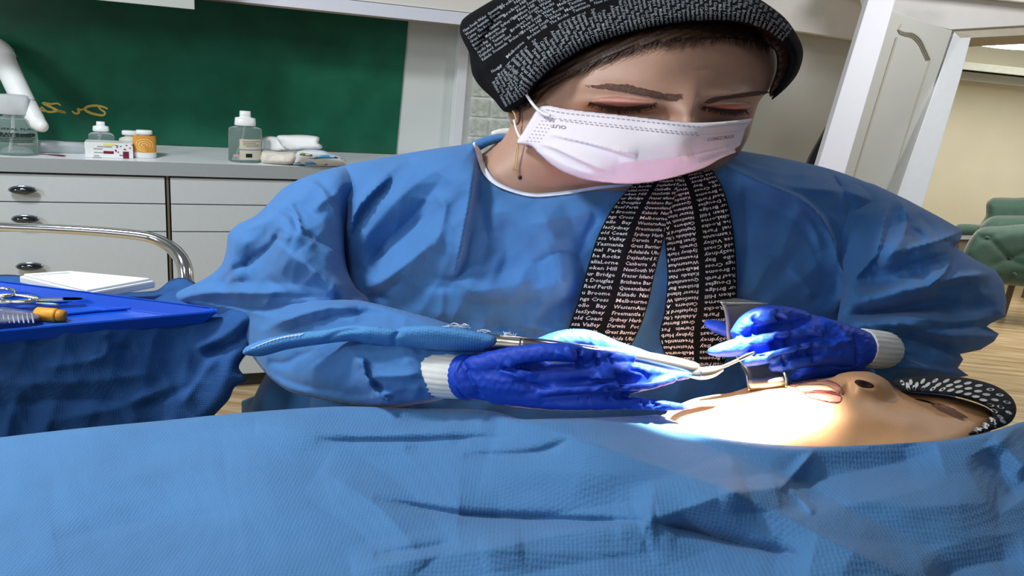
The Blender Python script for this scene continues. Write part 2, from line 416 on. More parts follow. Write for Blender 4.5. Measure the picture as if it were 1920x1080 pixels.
# green backsplash panel with gold lettering
bp_ = thing('back_panel', 'dark green glossy backsplash panel with mirrored gold lettering above the counter', 'panel', K(0.3, NW, .89))
u_r0, z_r0 = pl(742, 285, NW); u_r1, _ = pl(765, 40, NW)
prism('panel', [K(-1.5, NW-0.008, .892), K(u_r0, NW-0.008, .892), K(u_r1, NW-0.008, 1.46), K(-1.5, NW-0.008, 1.46)], tuple(0.007*N_), m_green, bp_)
def wall_text(name, body, px, py, hpx, wpx, n, m, parent, mirror=False, shear=0.0, bold=0.0):
    "lettering lying on a plane parallel to the counter wall; px, py the lower left in the photo"
    V, Fc = text_mesh(body, 1.0, res=3, bold=bold)
    if not len(V): return None
    w0, h0 = V[:, 0].max()-V[:, 0].min(), 0.72
    u0, z0 = pl(px, py, n); u1, _ = pl(px+wpx, py, n); _, z1 = pl(px, py-hpx, n)
    X = (V[:, 0]-V[:, 0].min())/w0; Y = V[:, 1]/h0
    if mirror: X = 1-X-shear*Y
    return mk(name, [K(u0+a*(u1-u0), n, z0+b*(z1-z0)) for a, b in zip(X, Y)], Fc, m, parent, smooth=False)
# script letters drawn as thin gold ribbons (mirrored  "Dr Z..."), in photo pixels on the panel plane
def gold(name, pts, wd):
    n = NW-0.0095
    P = crom([(a, b) for a, b in pts], 2.5); t = np.gradient(P, axis=0); t /= np.linalg.norm(t, axis=1)[:, None]+1e-9
    nn = np.column_stack([-t[:, 1], t[:, 0]]); k = len(P); ww = wd*1.25*(0.45+0.55*np.sin(np.linspace(0.25, 2.9, k)))[:, None]
    A = P+nn*ww; B = P-nn*ww; vs = [K(pl(*q, n)[0], n, pl(*q, n)[1]) for q in np.vstack([A, B])]
    return mk(name, vs, [(i, i+1, k+i+1, k+i) for i in range(k-1)], m_gold, bp_, smooth=False)
for nm, pts, wd in (('letter_d', [(202, 204), (192, 200), (178, 198), (164, 200), (159, 205), (168, 211), (182, 215), (194, 216), (197, 211), (190, 206), (184, 200)], 2.0),
                    ('letter_r', [(158, 204), (151, 206), (146, 204), (148, 211), (141, 213), (135, 208)], 1.8),
                    ('letter_z', [(114, 198), (108, 194), (95, 195), (80, 193), (96, 201), (110, 208), (122, 211), (110, 208), (95, 210), (86, 208), (78, 201), (76, 205), (84, 209)], 1.8)):
    gold(nm, pts, wd)
# upper cabinet run: pale valance and doors above
uc = thing('wall_cabinet', 'white wall cabinet run hanging above the green panel', 'cabinet', K(0.9, 0.06, 1.437))
kbox('valance', 0.3, 2.2, 0.05, NW, 1.437, 1.482, mat('valance_white', '#dfe2ee', 0.4, noise=0.01), uc, 0.002)
kbox('valance_trim', 0.3, 2.2, 0.052, NW, 1.431, 1.437, m_brown, uc)  # brown trim along the valance bottom, not a lamp
kbox('cabinet_body', 0.3, 2.2, 0.065, NW, 1.484, 2.1, mat('cream_laminate', '#e3dfd6', 0.4, noise=0.01), uc, 0.002)
gu, gz = pl(365, 18, -0.16)
sc = tag(prism('side_cabinet', [K(gu-0.9, -0.16, gz), K(gu, -0.16, gz), K(gu, -0.16, 2.1), K(gu-0.9, -0.16, 2.1)], tuple(0.205*N_), mat('cabinet_end_grey', '#b4b8b2', 0.5, noise=0.02), None, 0.002), 'grey end of a lower hanging wall cabinet at the top left', 'cabinet')

# glass block window
wn = struct(kbox('window_1', pl(866, 150, NW)[0], 3.1, NW-0.02, NW-0.001, 0.7, 1.40, mat('window_grout', '#dfe3df', 0.6), None, 0.003))
kbox('window_frame', pl(850, 150, NW)[0], pl(868, 150, NW)[0], NW-0.05, NW-0.001, 0.6, 1.44, m_white, wn, 0.003)
m_gb = mat('glass_block_glass', '#c3c9bd', 0.12, noise=0.25, nscale=45, bump=0.8, bscale=60, coat=0.6)
ub = pl(878, 200, NW)[0]; zrows = [pl(878, y, NW-0.02)[1] for y in (104, 143, 182, 221, 256)]
dz_b = (zrows[0]-zrows[-1])/4; du_b = 0.094; gb = None
for i in range(-2, 7):
    for j in range(6):
        z0 = zrows[-1]+(i-1)*dz_b+0.006; u0 = ub+0.006+j*du_b
        if z0 > 1.37 or z0 < 0.72: continue
        if gb is None:
            o = kbox('glass_block', u0, u0+du_b-0.014, NW-0.03, NW-0.012, z0, z0+dz_b-0.012, m_gb, wn, 0.004); gb = (o, u0, z0)
        else:
            c = gb[0].copy(); col.objects.link(c); c.parent = wn; d = (u0-gb[1])*E+(z0-gb[2])*ZZ; c.location = tuple(gb[0].location+Vector(tuple(d)))
# wall coloured grey for its shade, and soffit to the right of the dentist
u_s, z_s = pl(1560, 68, 0.2)
struct(prism('trim_1', [K(2.2, NW-0.16, 1.585), K(3.9, NW-0.16, 1.548), K(3.9, NW-0.16, 2.3), K(2.2, NW-0.16, 2.3)], tuple(0.16*N_), mat('soffit_paint', '#d9d5cf', 0.8, noise=0.02)))
struct(kbox('wall_niche', 2.35, 3.75, NW-0.012, NW-0.001, 0, 1.7, m_wall_shade))
tag(prism('black_panel', [Cp(*p, 3.25) for p in ((1578, 190), (1600, 190), (1560, 330), (1505, 330), (1522, 290))], tuple(0.03*FWD), mat('black_board', '#202325', 0.5)), 'black board leaning behind the door edge beside the right shoulder', 'board')

# ------------------------------------------------------------------ door, jamb and the next room
m_door = mat('door_gloss_white', '#d9dad2', 0.28, noise=0.02, nscale=5)
m_edge = mat('door_edge_white', '#e2e0e6', 0.5, noise=0.01)
dw = struct(prism('wall_door_return', [Cp(*p, 3.12) for p in ((1640, -40), (1690, -40), (1662, 60), (1556, 420), (1430, 800), (1366, 800), (1537, 300))], tuple(0.05*FWD), m_edge, None, 0.003))
door = struct(prism('door_1', [Cp(1672, 20, 3.16), Cp(1786, 57, 3.36), Cp(1560, 728, 3.9), Cp(1440, 728, 3.7)], tuple(0.04*FWD), m_door, None, 0.003))
def dsurf(x, y):
    # plane of the leaf through three of its corners
    A, B, Cc = Cp(1672, 20, 3.16), Cp(1786, 57, 3.36), Cp(1440, 728, 3.7); nn = np.cross(B-A, Cc-A)
    return np.array([((A-CAM)@nn)/(ray(a, b)@nn) for a, b in zip(x, y)])-0.002
m_mould = mat('door_moulding', '#c9c5b4', 0.3, noise=0.02)
m_mold2 = mat('door_moulding_arch', '#a8a392', 0.3, metal=0.2)
for off in (0, 4, 8):
    strip('moulding', dsurf, [(1684+off*.3, 56+off*.7), (1696, 61+off*.6), (1712-off*.1, 63+off*.9), (1726-off*.4, 74+off), (1735-off*.6, 92+off*.6), (1744-off*.8, 112+off*.2)], 1.4, m_mold2, door, T=0.006)
strip('moulding', dsurf, [(1682, 70), (1640, 205), (1590, 370)], 2.2, m_mould, door, T=0.008)
strip('moulding', dsurf, [(1743, 114), (1722, 180), (1672, 340), (1640, 440)], 2.2, m_mould, door, T=0.008)
strip('moulding', dsurf, [(1684, 56), (1690, 45)], 1.5, m_mould, door, T=0.004)
# jamb and lintel of the doorway
jamb = struct(prism('trim_2', [Cp(*p, 3.42) for p in ((1790, 58), (1822, 66), (1800, 150), (1738, 360), (1620, 740), (1560, 740), (1690, 345))], tuple(0.14*FWD), m_white, None, 0.003))
struct(prism('trim_3', [Cp(*p, 3.42) for p in ((1780, 52), (2080, 30), (2080, 58), (1800, 72))], tuple(0.14*FWD), mat('lintel_brownish', '#b6ae9a', 0.6), None, 0.002))  # lintel strip in one even brownish tone
struct(prism('wall_right', [Cp(*p, 3.40) for p in ((1600, -180), (2150, -180), (2150, 34), (1782, 55), (1660, 22), (1640, 0))], tuple(0.12*FWD), mat('wall_above_door', '#d6d3cf', 0.8, noise=0.02)))
# the room beyond
def atY(x, y, Y):
    r = ray(x, y); return CAM+r*(Y/r[1])
zc = atY(1860, 150, 6.2)[2]
struct(box_frame('wall_far', (1.5, 6.2, 0), (4.5, 0, 0), (0, 0.1, 0), (0, 0, zc+0.9), m_cream))
struct(box_frame('ceiling', (1.3, 3.6, zc+0.33), (4.7, 0, 0), (0, 2.7, 0), (0, 0, 0.05), m_ceil))
cv = struct(box_frame('trim_4', (1.5, 6.0, zc-0.02), (4.5, 0, 0), (0, 0.2, 0), (0, 0, 0.06), m_white, None, 0.004))
struct(box_frame('trim_5', (1.5, 5.7, zc+0.05), (4.5, 0, 0), (0, 0.5, 0), (0, 0, 0.05), mat('cove_grey', '#9fa39b', 0.7), None, 0.004))
struct(box_frame('wall_far_right', (4.9, 3.7, 0), (0.1, 0, 0), (0, 2.6, 0), (0, 0, zc+0.4), m_cream))
lp = thing('ceiling_light', 'glowing flush ceiling light in the next room', 'light', atY(1880, 84, 4.6))
lc = atY(1885, 84, 4.6)
lathe('diffuser', lc-np.array([0, 0, 0.0]), (0, 0, 1), [(0.05, -0.02), (0.2, -0.012), (0.235, 0.0), (0.235, 0.03)], mat('lit_diffuser', '#fffdf4', 0.5, emit=7.0, noise=0.0), lp)
lathe('rim', lc+np.array([0, 0, 0.03]), (0, 0, 1), [(0.25, -0.012), (0.25, 0.02), (0.1, 0.03)], m_white, lp)
wtube('stem', [lc+np.array([0, 0, 0.05]), (lc[0], lc[1], zc+0.33)], 0.02, m_white, lp)
area('next_room_light', (3.3, 5.0, zc+0.3), (3.3, 5.1, 0), 26, 1.2, 1.0, (1.0, 0.96, 0.88))
# green tufted armchairs
def armchair(label, pts_back, pts_front, d, buttons, arm=None, creases=()):
    x = np.mean([p[0] for p in pts_front]); base = atz(x, 560, 0)
    t = thing('armchair', label, 'chair', (Cp(x, 500, d)[0], Cp(x, 500, d)[1], 0), 'green tufted armchairs in the next room')
    if pts_back: puff('backrest', pts_back, [(1880, 400, d+0.05)], 0.10, 22, m_green2, t, step=5, creases=creases)
    o, s = puff('seat' if pts_back else 'backrest', pts_front, [(1880, 480, d-0.12)], 0.12, 24, m_green2, t, step=5, creases=[('v', 14, 4, c) for c in buttons])
    if arm: puff('armrest', arm, [(1840, 415, d-0.05)], 0.07, 9, m_green2, t, step=4)
    for c in buttons:
        for p in c[1:-1]:
            q = Cp(p[0], p[1], (s.depth(p[0], p[1], d)) - 0.004); lathe('button', q, -FWD, [(0.012, 0), (0.010, 0.006), (0.003, 0.009)], m_green2, t, 10)
    for k in (0.2, 0.8):
        lx = pts_front[0][0]+(pts_front[-1][0]-pts_front[0][0])*0; fx = min(p[0] for p in pts_front)+k*120
        a = Cp(fx, 520, d); wtube('leg', [a, (a[0], a[1], 0.0)], 0.02, m_brown, t)
    return t
armchair('green tufted velvet armchair seen over the front one beside the cream wall', [(1838, 430), (1848, 404), (1850, 380), (1862, 371), (1900, 371), (1980, 374), (1985, 430), (1900, 436)],
         [(1836, 428), (1856, 408), (1880, 404), (1985, 410), (1985, 450), (1850, 446)], 5.6, [[(1880, 390), (1893, 396), (1912, 392), (1925, 394)]], arm=[(1790, 424), (1800, 420), (1836, 422), (1842, 432), (1836, 440), (1800, 442), (1786, 434)])
armchair('nearest green tufted velvet armchair with its buttoned back on the wood floor', None,
         [(1808, 500), (1806, 474), (1820, 446), (1838, 428), (1870, 424), (2000, 428), (2010, 540), (1920, 537), (1860, 530), (1822, 520)], 5.1,
         [[(1828, 440), (1852, 446), (1884, 434)], [(1812, 470), (1850, 446), (1892, 484), (1930, 500)], [(1850, 500), (1892, 484), (1930, 470)], [(1870, 530), (1902, 514), (1940, 520)]])
st = thing('side_table', 'small wooden side table between the green armchair and the blue sleeve', 'table', (Cp(1812, 450, 5.5)[0], Cp(1812, 450, 5.5)[1], 0))
prism('top', [Cp(*p, 5.5) for p in ((1796, 441), (1834, 441), (1836, 449), (1796, 449))], tuple(0.2*FWD), m_lip, st)
prism('body', [Cp(*p, 5.52) for p in ((1798, 450), (1832, 450), (1832, 520), (1798, 520))], tuple(0.18*FWD), m_brown, st)
_p = Cp(1815, 520, 5.6); wtube('leg', [_p, (_p[0], _p[1], 0)], 0.02, m_brown, st)

# ------------------------------------------------------------------ counter and drawers
tag(kbox('counter_top', -1.5, 2.2, -0.012, NW-0.009, 0.845, 0.89, m_top, None, 0.003), 'long pale counter top carrying the bottles', 'counter')
o = kbox('front_edge', -1.5, 2.2, -0.016, -0.011, 0.843, 0.8895, m_lip, bpy.data.objects['counter_top'])
ud = pl(316, 400, 0)[0]
z1a, z1b, z2b = 0.833, 0.738, 0.6375
def cabinet(label, u0, u1, zb):
    t = thing('drawer_cabinet', label, 'cabinet', K((u0+u1)/2, 0.15, 0), 'drawer cabinets under the counter')
    kbox('body', u0, u1, 0.012, NW-0.01, 0.06, 0.842, m_gap, t)
    kbox('plinth', u0, u1, 0.05, NW-0.02, 0.0, 0.06, m_gap, t)
    for (za, zb_) in ((z1a, z1b+0.004), (z1b, z2b+0.004), (z2b, 0.40), (0.396, 0.07)):
        d = kbox('drawer', u0+0.006, u1-0.006, -0.003, 0.0115, zb_, za, m_lam, t, 0.0015)
        ku = pl(45, 354, 0)[0]+(0 if u0 < 0 else (u0+u1)/2-pl(45, 354, 0)[0]); kz = (za+zb_)/2-0.003 if za-zb_ < 0.2 else za-0.115
        p = K(ku, -0.003, kz)
        lathe('knob', p, -N_, [(0.008, 0), (0.007, 0.01), (0.016, 0.014), (0.036, 0.018), (0.040, 0.024), (0.034, 0.031), (0.015, 0.035), (0.004, 0.036)], m_knob, d, 20, sq=0.34, ref=E)
        lathe('knob_ring', p, -N_, [(0.03, 0.0135), (0.042, 0.0165), (0.042, 0.021), (0.03, 0.022)], m_chrome, d, 20, sq=0.36, ref=E)
    return t
cabinet('grey drawer unit under the counter with the dark round knobs beside the chrome rail', -0.62, ud-0.003, 0)
cabinet('grey drawer unit under the counter partly hidden behind the blue left sleeve', ud+0.003, ud+1.1, 0)
kbox('divider', ud-0.0035, ud+0.0035, -0.001, 0.05, 0.07, 0.84, m_brown, bpy.data.objects['drawer_cabinet'])

# ------------------------------------------------------------------ bottles and packs on the counter
def spot(x, y, n):
    "standing point on the counter top for photo column x"
    return pl(x, y, n)[0]
def wpx(x0, x1, n, y=290): return abs(pl(x1, y, n)[0]-pl(x0, y, n)[0])
def hz(x, y, n): return pl(x, y, n)[1]
def bottle(name, label, xc, wd, ys, n, kind, mb, mc, group=None):
    "ys: pixel rows (top of cap, cap step, cap foot, shoulder)"
    u = spot(xc, 290, n); r = wpx(xc-wd/2, xc+wd/2, n)/2; b = K(u, n, 0.8905)
    t = thing(name, label, 'bottle', b, group)
    zt, zs, zf, zh = [hz(xc, y, n)-0.8905 for y in ys]; sq = 0.55
    prof = [(r*.9, 0), (r, 0.004), (r, zh-0.012), (r*.95, zh-0.004), (r*.75, zh), (r*.48, zh+0.003), (r*.46, zf)]
    lathe('bottle_body', b, ZZ, prof, mb, t, 32, sq, E)
    if kind == 'spray':
        lathe('cap', b+zf*ZZ*0.999, ZZ, [(r*.62, 0), (r*.64, 0.003), (r*.6, zs-zf), (r*.36, zs-zf+0.003), (r*.32, (zt-zf)*.62), (r*.34, (zt-zf)*.7), (r*.32, zt-zf)], mc, t, 28, sq, E)
        wtube('dip_tube', [b+zf*ZZ, b+zh*ZZ*.6-E*r*.2, b+0.01*ZZ-E*r*.6], 0.0035, m_fog, t, 8)
    else:
        lathe('cap', b+zf*ZZ*0.999, ZZ, [(r*.7, 0), (r*.72, 0.003), (r*.72, zt-zf-0.003), (r*.66, zt-zf)], mc, t, 28, sq, E)
    return t, b, r, n
def label_on(t, b, r, z0, z1, a0, a1, m, name='label', sq=0.55, grow=1.012):
    vs = []; k = 16
    for z in (z0, z1):
        for i in range(k+1):
            a = a0+(a1-a0)*i/k; vs.append(b+E*(r*grow*math.cos(a))-N_*(r*grow*sq*math.sin(a))+z*ZZ)
    return mk(name, vs, [(i, i+1, k+1+i+1, k+1+i) for i in range(k)], m, t)
m_lab = mat('paper_label', '#e4e0d2', 0.6); m_orange = mat('orange_label', '#d9963a', 0.5, noise=0.12, nscale=40); m_cap = mat('bottle_cap_white', '#eef0f0', 0.35, noise=0.01)
m_milk = mat('milky_plastic', '#dfe0d4', 0.35, trans=0.15, noise=0.02); m_liq = mat('clear_bottle_plastic', '#e2eeee', 0.08, trans=0.85, ior=1.15, noise=0.05)
m_red = mat('dark_red_ink', '#6d1630', 0.6); m_blue_ink = mat('blue_ink', '#2f6fb0', 0.6); m_grey_ink = mat('grey_ink', '#8d8b86', 0.6); m_pinkp = mat('pink_strip', '#d99a9c', 0.5)
# clear spray bottle in the middle
t, b, r, n = bottle('spray_bottle', 'clear spray bottle with white cap and paper label beside the tissue pack', 460, 63, (208, 221, 235, 238), 0.05, 'spray', m_liq, m_cap)
PI = math.pi
label_on(t, b, r, 0.012, 0.085, PI*.62, PI*.14, mat('label_beige', '#cfc9b4', 0.6))
label_on(t, b, r, 0.046, 0.0485, PI*.62, PI*.16, m_blue_ink, 'label_band', grow=1.02)
for i, (za, a0, a1) in enumerate(((0.076, .56, .2), (0.070, .55, .3), (0.064, .55, .2), (0.058, .5, .22))): label_on(t, b, r, za, za+0.0025, PI*a0, PI*a1, m_grey_ink, 'print_line', grow=1.022)
label_on(t, b, r, 0.020, 0.034, PI*.5, PI*.38, m_blk, 'print_block', grow=1.022)
label_on(t, b, r, 0.022, 0.028, PI*.76, PI*.6, m_pinkp, 'print_patch', grow=1.022)
# second clear spray bottle behind the box
bottle('spray_bottle', 'small clear spray bottle with white cap behind the printed box', 192, 49, (228, 237, 246, 249), 0.14, 'spray', m_liq, m_cap)
# cream and orange bottles
bottle('cream_bottle', 'plain cream bottle with white cap behind the orange labelled one', 246, 44, (245, 245, 253, 258), 0.15, 'plain', m_milk, m_cap)
t, b, r, n = bottle('orange_bottle', 'white bottle with an orange swirl label and white screw cap', 272, 43, (244, 244, 252, 256), 0.06, 'plain', m_wp, m_cap)
label_on(t, b, r, 0.020, 0.078, PI, 0, m_orange)
m_or2 = mat('orange_swirl', '#efc988', 0.5)
for k in range(3):
    rr = (0.022-0.007*k); cz = 0.046; vs = []; kk = 22
    for q in (rr, rr-0.0028):
        for i in range(kk+1):
            a = -0.4+5.2*i/kk; du = q*1.5*math.cos(a)/r; ang = PI/2-du*0.9; vs.append(b+E*(r*1.03*math.cos(ang))-N_*(r*1.03*.55*math.sin(ang))+(cz+q*math.sin(a))*ZZ)
    mk('swirl', vs, [(i, i+1, kk+1+i+1, kk+1+i) for i in range(kk)], m_or2, t)
# printed box
bx = thing('medicine_box', 'white printed carton with a dark red number lying before the spray bottle', 'box', K(spot(205, 298, .03), .05, .8905))
u0, u1 = spot(160, 296, 0.03), spot(250, 299, 0.03); zt = hz(205, 268, 0.03)
kbox('carton', u0, u1, 0.03, 0.085, 0.8905, zt, m_wp, bx, 0.001)
def on_box(nm, xa, xb, ya, yb, m, n=0.029): return kbox(nm, pl(xa, ya, n)[0], pl(xb, ya, n)[0], n, n+0.0008, pl(xa, yb, n)[1], pl(xa, ya, n)[1], m, bx)
on_box('print_patch', 194, 213, 283, 288, m_red)
for xa, xb, ya in ((182, 210, 274), (175, 192, 278), (176, 194, 285), (176, 186, 291), (174, 190, 294)): on_box('print_line', xa, xb, ya, ya+1.4, m_grey_ink)
wall_text('print_number', '1', 231, 297, 13, 11, 0.0288, m_red, bx, bold=0.03)
for i in range(15):
    on_box('print_dot', *(lambda a: (a, a+3))(214+random.random()*33), *(lambda a: (a, a+1.6))(270+random.random()*25), m_red)
V = [K(pl(190+22*math.cos(a)*.55+14, 269+5*math.sin(a), .0288)[0], 0.0288, min(zt, pl(204, 269+5*math.sin(a), .0288)[1])) for a in np.linspace(0, PI, 14)]
mk('print_sun', V, [tuple(range(14))], mat('pale_yellow_ink', '#e0dc8c', 0.6), bx, smooth=False)
# zip bag with a pink strip
bg = thing('plastic_pouch', 'crumpled clear plastic pouch with a pink strip beside the large spray bottle', 'pouch', K(spot(120, 290, .1), .1, .8905))
puff('pouch', [(70, 290), (72, 266), (96, 263), (130, 266), (158, 268), (170, 278), (168, 297), (120, 294)], [(70, 290, 2.72), (120, 280, 2.74), (168, 290, 2.8)], 0.03, 14, m_fog, bg, step=5, creases=[('r', 8, 5, [(90, 270), (110, 285), (150, 290)]), ('r', 6, 4, [(130, 270), (140, 282), (160, 290)])])
puff('strip', [(72, 289), (100, 289), (124, 291), (122, 294), (72, 293)], [(72, 290, 2.66), (124, 290, 2.68)], 0.004, 3, m_pinkp, bg, step=4)
# large spray bottle on the left edge
t, b, r, n = bottle('large_spray_bottle', 'large clear spray bottle with black print and frosted trigger head at the left edge', 32, 84, (178, 208, 214, 221), 0.04, 'none', m_liq, m_fog)
for (xa, yb, h, wdt, tx, bd) in ((-4, 241, 3.6, 70, 'MINERAL FLAS', .02), (-6, 253, 6.5, 78, 'SPRAY Bottle', .04)):
    V, Fc = text_mesh(tx, 1.0, res=2, bold=bd); ww = V[:, 0].max()
    z0 = hz(30, yb, 0.04)-0.8905; hh = h*0.00185
    vs = []
    for a, c in V:
        s = (a/ww-0.5)*2*0.92; ang = math.acos(max(-1, min(1, s))); vs.append(b+E*(r*1.012*math.cos(ang))-N_*(r*1.012*.55*math.sin(ang))+(z0+c/0.72*hh)*ZZ)
    mk('print', vs, Fc, m_blk, t, smooth=False)
for i in range(6): label_on(t, b, r, 0.071-i*0.0052, 0.0732-i*0.0052, PI*.92, PI*(.14+.03*(i % 3)), m_blk, 'print_line', grow=1.014)
label_on(t, b, r, 0.036, 0.042, PI*.45, PI*.14, m_grey_ink, 'print_block', grow=1.014)
wtube('dip_tube', [b+0.13*ZZ, b+0.07*ZZ-E*r*.1, b+0.01*ZZ-E*r*.3], 0.005, m_wp, t, 8)
puff('trigger_head', [(-40, 212), (-36, 190), (-10, 179), (20, 178), (50, 182), (68, 186), (66, 190), (48, 194), (44, 212), (0, 214)], [(0, 200, depth_of(b)-0.01), (60, 190, depth_of(b))], 0.03, 14, m_fog, t, step=4)
# white articulated arm on the counter behind the bottle
ar = thing('lamp_arm', 'white articulated arm slanting down in front of the green panel', 'arm', Cp(70, 240, 2.6))
tube('lower_tube', [(2, 96, 2.66, 19), (20, 140, 2.64, 20), (45, 190, 2.63, 19), (72, 232, 2.62, 15), (78, 236, 2.61, 12)], m_wp, ar)
tube('upper_cap', [(-30, 80, 2.66, 17), (-6, 92, 2.66, 21), (6, 104, 2.655, 21)], m_wp, ar)
tube('upper_tube', [(-160, 60, 2.62, 15), (-80, 72, 2.64, 16), (-25, 82, 2.66, 16)], m_wp, ar)
# cotton bag and tissue pack
cb = tag(puff('cotton_bag', [(490, 305), (488, 290), (492, 282), (510, 283), (530, 285), (552, 286), (556, 296), (548, 307), (520, 308)], [(520, 295, 2.92)], 0.035, 12, mat('cotton_pack', '#ded8cc', 0.6, noise=0.1, nscale=50, bump=0.6, bscale=80), None, step=3, creases=[('v', 8, 3, [(495, 292), (520, 295), (545, 300)]), ('v', 6, 3, [(500, 302), (525, 288), (548, 292)])])[0], 'clear bag of cream cotton rolls between the spray bottle and tissue pack', 'bag')
tp = thing('tissue_pack', 'soft tissue pack in blue and white wrap with a tissue pulled out', 'tissue pack', K(spot(590, 300, .1), .1, .8905))
pk, ps = puff('wrap', [(545, 309), (552, 296), (556, 285), (575, 281), (605, 282), (622, 288), (640, 294), (650, 304), (640, 312), (600, 314), (560, 312)], [(550, 300, 2.93), (600, 300, 2.95), (648, 300, 2.98)], 0.05, 14, mat('wrap_white', '#e3e9f0', 0.3, noise=0.03), tp, step=4)
m_bw = mat('wrap_blue', '#4da3d8', 0.35)
for pts in ([(546, 308), (556, 302), (566, 306), (582, 303), (600, 309), (616, 307), (604, 312), (570, 311)], [(576, 296), (588, 296), (604, 291), (620, 291), (636, 296), (646, 298), (630, 297), (610, 297), (590, 298)]):
    decal('wrap_print', ps, pts, m_bw, tp, step=3)
decal('wrap_print', ps, [(555, 285), (570, 287), (586, 290), (585, 293), (570, 292), (557, 290)], mat('wrap_olive', '#7f8b26', 0.5), tp, step=3)
m_tis = mat('tissue_paper', '#f2f3f3', 0.9, noise=0.01)
puff('tissue', [(519, 255), (545, 253), (570, 253), (590, 255), (599, 258), (597, 268), (603, 272), (604, 278), (596, 280), (570, 281), (540, 281), (526, 270)], [(520, 260, 2.93), (600, 265, 2.96)], 0.02, 10, m_tis, tp, step=4, creases=[('v', 10, 5, [(524, 262), (540, 276), (560, 281)]), ('r', 8, 5, [(585, 270), (596, 272), (604, 275)])])
puff('tissue', [(492, 258), (520, 257), (530, 268), (545, 282), (500, 284), (488, 280)], [(500, 270, 2.97)], 0.012, 8, m_tis, tp, step=4)
# ------------------------------------------------------------------ instrument cart on the left
m_gown = mat('gown_fabric', '#3871ae', 0.8, noise=0.05, nscale=14, weave=0.22, wscale=360, sheen=0.15)
m_drape = mat('drape_fabric', '#4579ab', 0.85, noise=0.06, nscale=9, weave=0.5, wscale=210, sheen=0.15)
m_cartc = mat('cart_cloth_shaded', '#1b4f8c', 0.85, noise=0.06, nscale=14, weave=0.35, wscale=260)  # gown fabric with the shade of the hanging cloth put into its colour
m_tray = mat('blue_tray_plastic', '#0d4ec2', 0.22, noise=0.03)
rail = thing('cart_rail', 'bent chrome rail of the instrument cart before the drawers', 'rail', Cp(348, 560, 1.9))
tube('rail_tube', [(-160, 420, 1.86, 8.5), (0, 425, 1.88, 8.5), (120, 430, 1.9, 8.5), (220, 437, 1.92, 9), (285, 446, 1.93, 10), (322, 465, 1.92, 12), (343, 492, 1.9, 14), (349, 525, 1.89, 14), (349, 640, 1.88, 14)], m_chrome, rail, seg=20)
_p = Cp(349, 640, 1.88); wtube('rail_post', [_p, (_p[0], _p[1], 0.0)], 0.016, m_chrome, rail, 16, 2)
cart = thing('instrument_cart', 'instrument cart hidden under blue cloth at the left', 'cart', (-0.75, 1.45, 0))
zc_t = 0.872
prism('shelf', [atz(*p, zc_t-0.10) for p in ((-160, 575), (260, 600), (340, 640), (-160, 690))], (0, 0, 0.02), m_steel, cart)
for p in ((-150, 545), (290, 560), (360, 592), (-120, 628)):
    q = atz(p[0]*.85, p[1]+45, zc_t-0.10); wtube('post', [q, (q[0], q[1], 0.03)], 0.012, m_chrome, cart, 12, 2)
    lathe('caster', (q[0], q[1], 0.0), (0, 0, 1), [(0.015, 0), (0.025, 0.008), (0.025, 0.03), (0.012, 0.04)], m_gap, cart, 14)
# cloth over the cart
cc = thing('cart_drape', 'rumpled blue cloth, darkened for shade, hanging over the instrument cart', 'drape', Cp(200, 700, 1.3))
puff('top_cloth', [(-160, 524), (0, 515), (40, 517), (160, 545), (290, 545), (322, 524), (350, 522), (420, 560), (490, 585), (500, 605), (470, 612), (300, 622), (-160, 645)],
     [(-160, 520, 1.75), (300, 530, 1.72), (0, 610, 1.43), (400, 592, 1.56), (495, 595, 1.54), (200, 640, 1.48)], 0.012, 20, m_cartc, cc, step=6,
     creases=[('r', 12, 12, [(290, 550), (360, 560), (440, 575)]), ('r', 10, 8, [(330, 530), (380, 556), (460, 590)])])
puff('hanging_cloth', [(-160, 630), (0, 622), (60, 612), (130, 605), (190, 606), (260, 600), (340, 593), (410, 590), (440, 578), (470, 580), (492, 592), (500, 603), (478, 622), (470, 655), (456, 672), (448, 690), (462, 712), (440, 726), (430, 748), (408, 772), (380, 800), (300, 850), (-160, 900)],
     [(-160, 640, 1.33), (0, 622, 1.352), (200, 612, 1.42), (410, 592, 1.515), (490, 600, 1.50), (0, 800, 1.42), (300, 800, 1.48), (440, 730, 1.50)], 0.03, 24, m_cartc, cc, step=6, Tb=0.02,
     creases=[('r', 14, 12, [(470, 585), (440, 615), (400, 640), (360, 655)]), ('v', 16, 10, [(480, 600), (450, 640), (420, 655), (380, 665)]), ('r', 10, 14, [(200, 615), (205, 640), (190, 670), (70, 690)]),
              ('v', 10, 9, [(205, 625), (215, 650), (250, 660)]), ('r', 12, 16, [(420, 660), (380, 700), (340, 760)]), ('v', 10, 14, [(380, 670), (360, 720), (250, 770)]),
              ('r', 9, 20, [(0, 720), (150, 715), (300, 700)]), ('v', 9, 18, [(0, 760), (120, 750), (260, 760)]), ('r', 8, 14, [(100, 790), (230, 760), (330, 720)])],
     relief=lambda x, y: crumple(x, y, 3, 150, 0.004))
